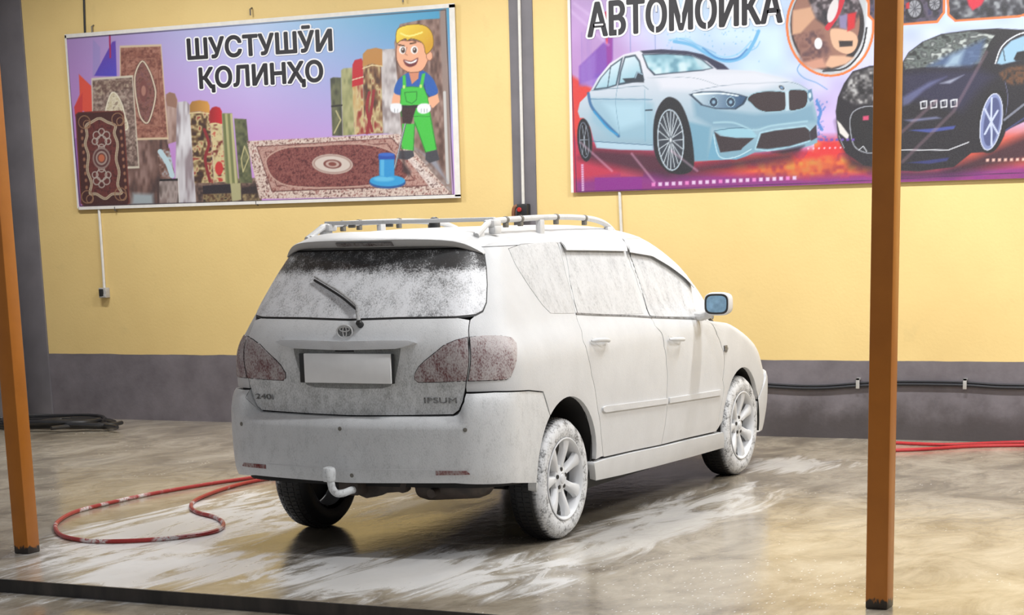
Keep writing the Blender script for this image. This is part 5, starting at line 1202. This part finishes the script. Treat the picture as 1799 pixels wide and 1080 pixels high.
    P.poly(E([(1140, 700), (1160, 600), (1210, 530), (1270, 520), (1310, 570), (1315, 660), (1290, 780), (1230, 870), (1160, 860)]), (14, 12, 18), sm=4); w2 = E([(1216, 700)])[0]; P.ell(*w2, 18.5, 50, (128, 140, 186), rot=.16); P.ell(*w2, 18.5, 50, (206, 212, 230), rot=.16, ring=1.8); P.ell(w2[0] + 1, w2[1], 13.5, 43, (76, 84, 130), rot=.16)
    for a0 in (.5, 1.5, 2.6, 3.7, 4.8, 5.8): P.line([w2, (w2[0] + 13 * math.cos(a0), w2[1] + 42 * math.sin(a0))], 3.4, (196, 206, 232))
    P.line(E([(1290, 690), (1404, 600), (1500, 560)]), 4, (120, 124, 140)); P.line(E([(1300, 750), (1404, 680), (1500, 640)]), 3, (60, 66, 110)); P.line(E([(1296, 470), (1312, 560), (1300, 660)]), 1.4, (90, 92, 120), sm=5)
    gr = E([(404, 720), (412, 660), (445, 628), (500, 612), (560, 618), (600, 660), (605, 760), (580, 860), (520, 880), (455, 862), (420, 820)]); P.poly(gr, (20, 18, 24), sm=4); P.loop(gr, 2, (150, 154, 162), sm=4); P.poly(E([(478, 668), (512, 664), (512, 690), (478, 692)]), (206, 70, 110))
    P.poly(E([(328, 690), (350, 710), (398, 775), (392, 805), (345, 765)]), (226, 222, 216)); P.line(E([(340, 780), (370, 850)]), 1.6, (150, 150, 156)); P.line(E([(455, 862), (480, 840), (500, 870)]), 1.6, (200, 204, 210))
    for k in range(4): x = 826 + k * 58; P.loop(E([(x - 16, 586 - k * 3), (x + 18, 580 - k * 3), (x + 18, 618 - k * 3), (x - 14, 624 - k * 3)]), 2.4, (214, 216, 222)); P.line(E([(x + 4, 590 - k * 3), (x + 4, 606 - k * 3)]), 1.4, (130, 132, 140))
    P.poly(E([(735, 748), (860, 740), (1012, 722), (1000, 742), (860, 762)]), (62, 76, 150)); P.poly(E([(715, 690), (900, 670), (930, 680), (760, 700)]), (110, 116, 150), soft=2); P.poly(E([(730, 935), (860, 920), (975, 905), (960, 925), (860, 942)]), (44, 50, 110)); P.line(E([(640, 862), (970, 862), (1085, 818)]), 2, (206, 208, 214))
    for q in (([(705, 930), (1000, 640), (1190, 300)]), ([(700, 760), (900, 580)])): P.line(E(q), 6, (150, 120, 130), alpha=.45, soft=3)
    # dotted rules
    for k in range(22): x = 1148 + k * 11.8; P.poly([(x - 3.2, 324 - k * .55 - 3.2), (x + 3.2, 324 - k * .55 - 3.2), (x + 3.2, 324 - k * .55 + 3.2), (x - 3.2, 324 - k * .55 + 3.2)], (230, 200, 232) if k % 5 else (232, 130, 200))
    for k in range(12): x = 1023 + k * .1; y = 290 + k * 4.0; P.poly([(x - 2, y - 1.5), (x + 2, y - 1.5), (x + 2, y + 1.5), (x - 2, y + 1.5)], (226, 190, 226))
    for k in range(22): x = 1735 + k * 10.5; P.poly([(x - 2.6, 279 - k * .25), (x + 2.6, 278.6 - k * .25), (x + 2.6, 283.6 - k * .25), (x - 2.6, 284 - k * .25)], (240, 196, 180))
    for k in range(7): x = 1420 + k * 9.5; P.ell(x, 261 - k * .3, 1.6, 1.6, (236, 200, 220)); P.poly([(1440 + k * 9.4, 243.5), (1445 + k * 9.4, 243.2), (1445 + k * 9.4, 247.2), (1440 + k * 9.4, 247.5)], (110, 80, 170))
    for q in (([(1020, 250), (1075, 300)]), ([(1110, 270), (1150, 320)]), ([(1180, 265), (1225, 300)])): P.line(q, 4, (236, 200, 220), alpha=.45, soft=3)
    P.line([(1000, -140), (1004, 120), (1013, 337), (1420, 322), (1799, 303), (1990, 292)], 1.2, (60, 20, 70))
zA2, zB2 = float(at_y(1012, 338, YP)[2]), zB
r2, ad2 = banner('car_wash_banner', float(at_y(1004, 170, YP)[0]), 2.72, zA2, zB2, 'banner with a white car and a dark sports car, right on yellow wall', paint_carwash, .0062, .80)
ad2(MB().box(float(at_y(1004, 170, YP)[0]) - .02, float(at_y(1004, 170, YP)[0]) + .002, WALL - .034, WALL - .024, zA2, zB2).build('hem', M_hem, smooth=False))
ad2(MB().box(float(at_y(1004, 170, YP)[0]), 2.72, WALL - .034, WALL - .024, zB2 - .003, zB2 + .028).build('hem', M_hem, smooth=False))
ad2(write('АВТОМОЙКА', (1034, 64), (1373, 38), 58, WALL - .0355, 'lettering_outline', None, M_halo, .09, 16)); ad2(write('АВТОМОЙКА', (1034, 64), (1373, 38), 58, WALL - .0365, 'lettering', None, M_ink, .034))
for k, (xa, ya, xb, yb) in enumerate(((1153, 8, 1153, 21), (1151, 46, 1151, 58), (1244, 0, 1244, 14), (1242, 38, 1242, 51), (1086, 14, 1086, 24), (1085, 52, 1085, 63), (1197, 20, 1197, 40), (1045, 44, 1060, 43), (1315, 20, 1315, 34), (1350, 25, 1364, 24))):
    A_, B_ = at_y(xa, ya, WALL - .0375), at_y(xb, yb, WALL - .0375)
    ad2(MB().tube([A_, B_], .0075, 6).build('stencil_gap', M_halo))
# ================================================================== hoses, cables and pipes
def hose_mat(name, red, foam_amt):
    t = NT(name); c = t.coord(); n = t.noise(c, 3.2, 3); f = t.noise(c, 60, 4)
    m = t.math('MULTIPLY', t.sstep(n, 0.60 - foam_amt, 0.68 - foam_amt), t.sstep(f, 0.35, 0.55))
    t.set(Base_Color=t.mix(m, t.ramp(f, (0.3, tuple(x * .8 for x in red)), (0.7, red)), (0.72, 0.66, 0.66, 1)), Roughness=0.35); return t.m
M_red = hose_mat('red_hose_with_suds', (0.42, 0.030, 0.028), 0.09); M_red2 = hose_mat('red_hose_wet', (0.50, 0.028, 0.035), -0.2)
M_bhose = plain('black_rubber_hose', (0.016, 0.016, 0.018), 0.35, var=.3, scale=12)
def gp(pts, r): return [at_z(x, y, r) for x, y in pts]
H = crop(0, 560, 2.076)
path = [(560, 832), (510, 836)] + H([(985, 582), (900, 597), (800, 625), (715, 660), (697, 685), (720, 705), (790, 725), (815, 750), (780, 775), (660, 795), (500, 808), (340, 810), (240, 795), (205, 770), (210, 740), (270, 705), (380, 675), (540, 640), (740, 605), (910, 580)]) + [(480, 833), (540, 826)]
gpts = [(-0.9, 4.85, .013), (-1.35, 4.3, .013), (-1.62, 3.2, .013)] + gp(path, .013) + [(-1.78, 3.3, .013), (-1.5, 4.5, .013), (-1.05, 4.93, .013)]
o = MB().tube(spline(gpts, 10), .0125, 10).build('pressure_hose', M_red); tag(o, 'red hose lying in a wide loop behind the foamed car', 'hose')
H8 = crop(1300, 580, 2.16)
p2 = H8([(1300, 416), (1078, 424), (800, 433), (660, 430), (590, 427)]) + [(1558, 780), (1550, 786), (1560, 791)] + H8([(590, 455), (680, 452), (760, 447), (900, 439), (1078, 436), (1300, 430)])
P2 = gp(p2, .013); nh = len(P2) // 2
P2 = [np.array([q[0], min(q[1], WALL - (.045 if k < nh else .085)), q[2]]) for k, q in enumerate(P2)]
o = MB().tube(spline([(4.9, 4.55, .013), (4.2, 4.75, .013)] + P2 + [(4.2, 4.5, .013), (4.9, 4.3, .013)], 8), .0125, 10).build('pressure_hose', M_red2); tag(o, 'doubled red hose along the wall foot, right of the right post', 'hose')
r = empty('black_hose', at_z(95, 750, 0)); tag(r, 'coiled black hose heaped on the floor in the far left corner', 'hose'); c0 = np.array(r.location)
rg = random.Random(5); pts = []
for k in range(5 * 24):
    a = 2 * math.pi * k / 24; tn = k / 24; R1 = .62 + .12 * math.sin(tn * 1.7); R2 = .30 + .07 * math.cos(tn * 2.3)
    pts.append((R1 * math.cos(a + .4) + .10 * math.sin(tn * 2.9) - .05, R2 * math.sin(a + .4) + .06 * math.cos(tn * 3.3), .02 + .022 * (tn % 3) + .008 * math.sin(3 * a)))
MB().tube(pts, .019, 8).build('coil', M_bhose, r)
for q in (([(60, 742), (110, 736), (160, 735), (200, 741)]), ([(90, 752), (140, 747), (180, 747), (206, 750)]), ([(30, 748), (90, 741), (150, 739), (194, 746)])):
    MB().tube(spline([at_z(x, y, .05) - c0 for x, y in q], 8), .018, 8).build('loose_end', M_bhose, r)
r['label'] = 'coiled black hose heaped on the floor in the far left corner'

M_white_pipe = plain('white_conduit', (0.66, 0.64, 0.60), 0.4, var=.06); M_cable = plain('black_cable', (0.014, 0.015, 0.020), 0.4); M_clip = plain('metal_clip', (0.55, 0.54, 0.52), 0.35, .4)
M_red_plug = plain('red_plastic', (0.42, 0.02, 0.02), 0.35); M_grey_box = plain('grey_box', (0.42, 0.40, 0.37), 0.5); M_brown = plain('brown_bakelite', (0.22, 0.09, 0.045), 0.4)
def pipe(name, pts, rad, y, mat, label, cat='pipe', pre=(), post=()):
    P = list(pre) + [at_y(x, yy, y) for x, yy in pts] + list(post)
    o = MB().tube(P, rad, 10).build(name, mat); tag(o, label, cat); return o
pipe('conduit', [(174, 368), (177, 410), (180.5, 460), (183.5, 508)], .013, WALL - .014, M_white_pipe, 'thin white conduit dropping from the carpet banner to a small box')
b = at_y(184.5, 514, WALL - .02); r = empty('socket_box', tuple(b)); tag(r, 'small grey socket box at the foot of the white conduit, left wall', 'socket')
MB().box(-.042, .042, -.04, .02, -.045, .045, .006).build('box', M_grey_box, r); MB().box(-.036, .014, -.046, -.038, -.030, .034, .004).build('cover', M_black, r); MB().box(-.006, .036, -.044, -.036, -.040, -.012, .003).build('flap', M_clip, r)
pp = at_y(912, 0, WALL - .026); top = np.array([pp[0], pp[1], 4.47])
pipe('conduit', [(912, 0), (915, 150), (917.5, 270), (919.5, 362)], .013, WALL - .026, M_white_pipe, 'white conduit running down the grey wall column', pre=[top])
b = at_y(918, 368, WALL - .03); r = empty('switch_box', tuple(b)); tag(r, 'black switch box with a red button under the column conduit', 'switch')
MB().box(-.03, .065, -.05, .016, -.055, .045, .008).build('box', M_black, r); MB().lathe([(-.066, .0), (-.066, .014), (-.060, .019), (-.045, .019)], 18, 'y', c=(-.002, 0, .0)).build('button', M_red_plug, r)
MB().tube(spline([(-.025, -.02, .03), (-.055, -.03, .02), (-.068, -.03, -.02), (-.072, -.02, -.07)], 5), [.016] * 15 + [.018], 10).build('cable_gland', M_brown, r)
pipe('conduit', [(1088.5, 337), (1090, 370), (1091.5, 402)], .012, WALL - .013, M_white_pipe, 'short white conduit below the car-wash banner above the roof', post=[at_y(1093, 440, WALL - .013)])
q = at_y(147.5, 0, WALL - .008); pipe('cable', [(147.5, 0), (148.5, 35), (149.5, 66)], .010, WALL - .011, M_cable, 'black cable hanging down the wall behind the carpet banner corner', 'cable', pre=[(q[0], WALL - .011, 4.47)])
wpts = [(1180, 676), (1260, 675), (1337, 678), (1400, 681.5), (1450, 681.5), (1508, 677.5), (1560, 675), (1625, 675), (1696, 676.5), (1750, 680), (1799, 681), (1900, 683), (2000, 680)]
for dz, rad, lab in ((0, .013, 'thick black cable clipped along the grey dado, right of the car'), (.020, .007, 'thin dark cable lying on top of the thick dado cable')):
    o = MB().tube(spline([at_y(x, y, WALL - .020) + [0, 0, dz] for x, y in wpts] + [np.array([x, WALL - .020, .30 + .015 * math.sin(x * 3) + dz]) for x in (4.2, 5.5, 6.8, 8.1, 9.5)], 8), rad, 8).build('wall_cable', M_cable); tag(o, lab, 'cable')
for (x, y), lab in (((1508, 674), 'small metal cable clip on the dado just left of the right post'), ((1696, 675), 'small metal cable clip on the dado right of the right post')):
    p = at_y(x, y, WALL - .02); r = empty('cable_clip', tuple(p)); tag(r, lab, 'clip', 'clips holding the dado cable')
    MB().box(-.014, .014, -.020, -.014, -.035, .045, .002).build('strap', M_clip, r); MB().box(-.014, .014, -.020, .020, .028, .045, .002).build('tab', M_clip, r)
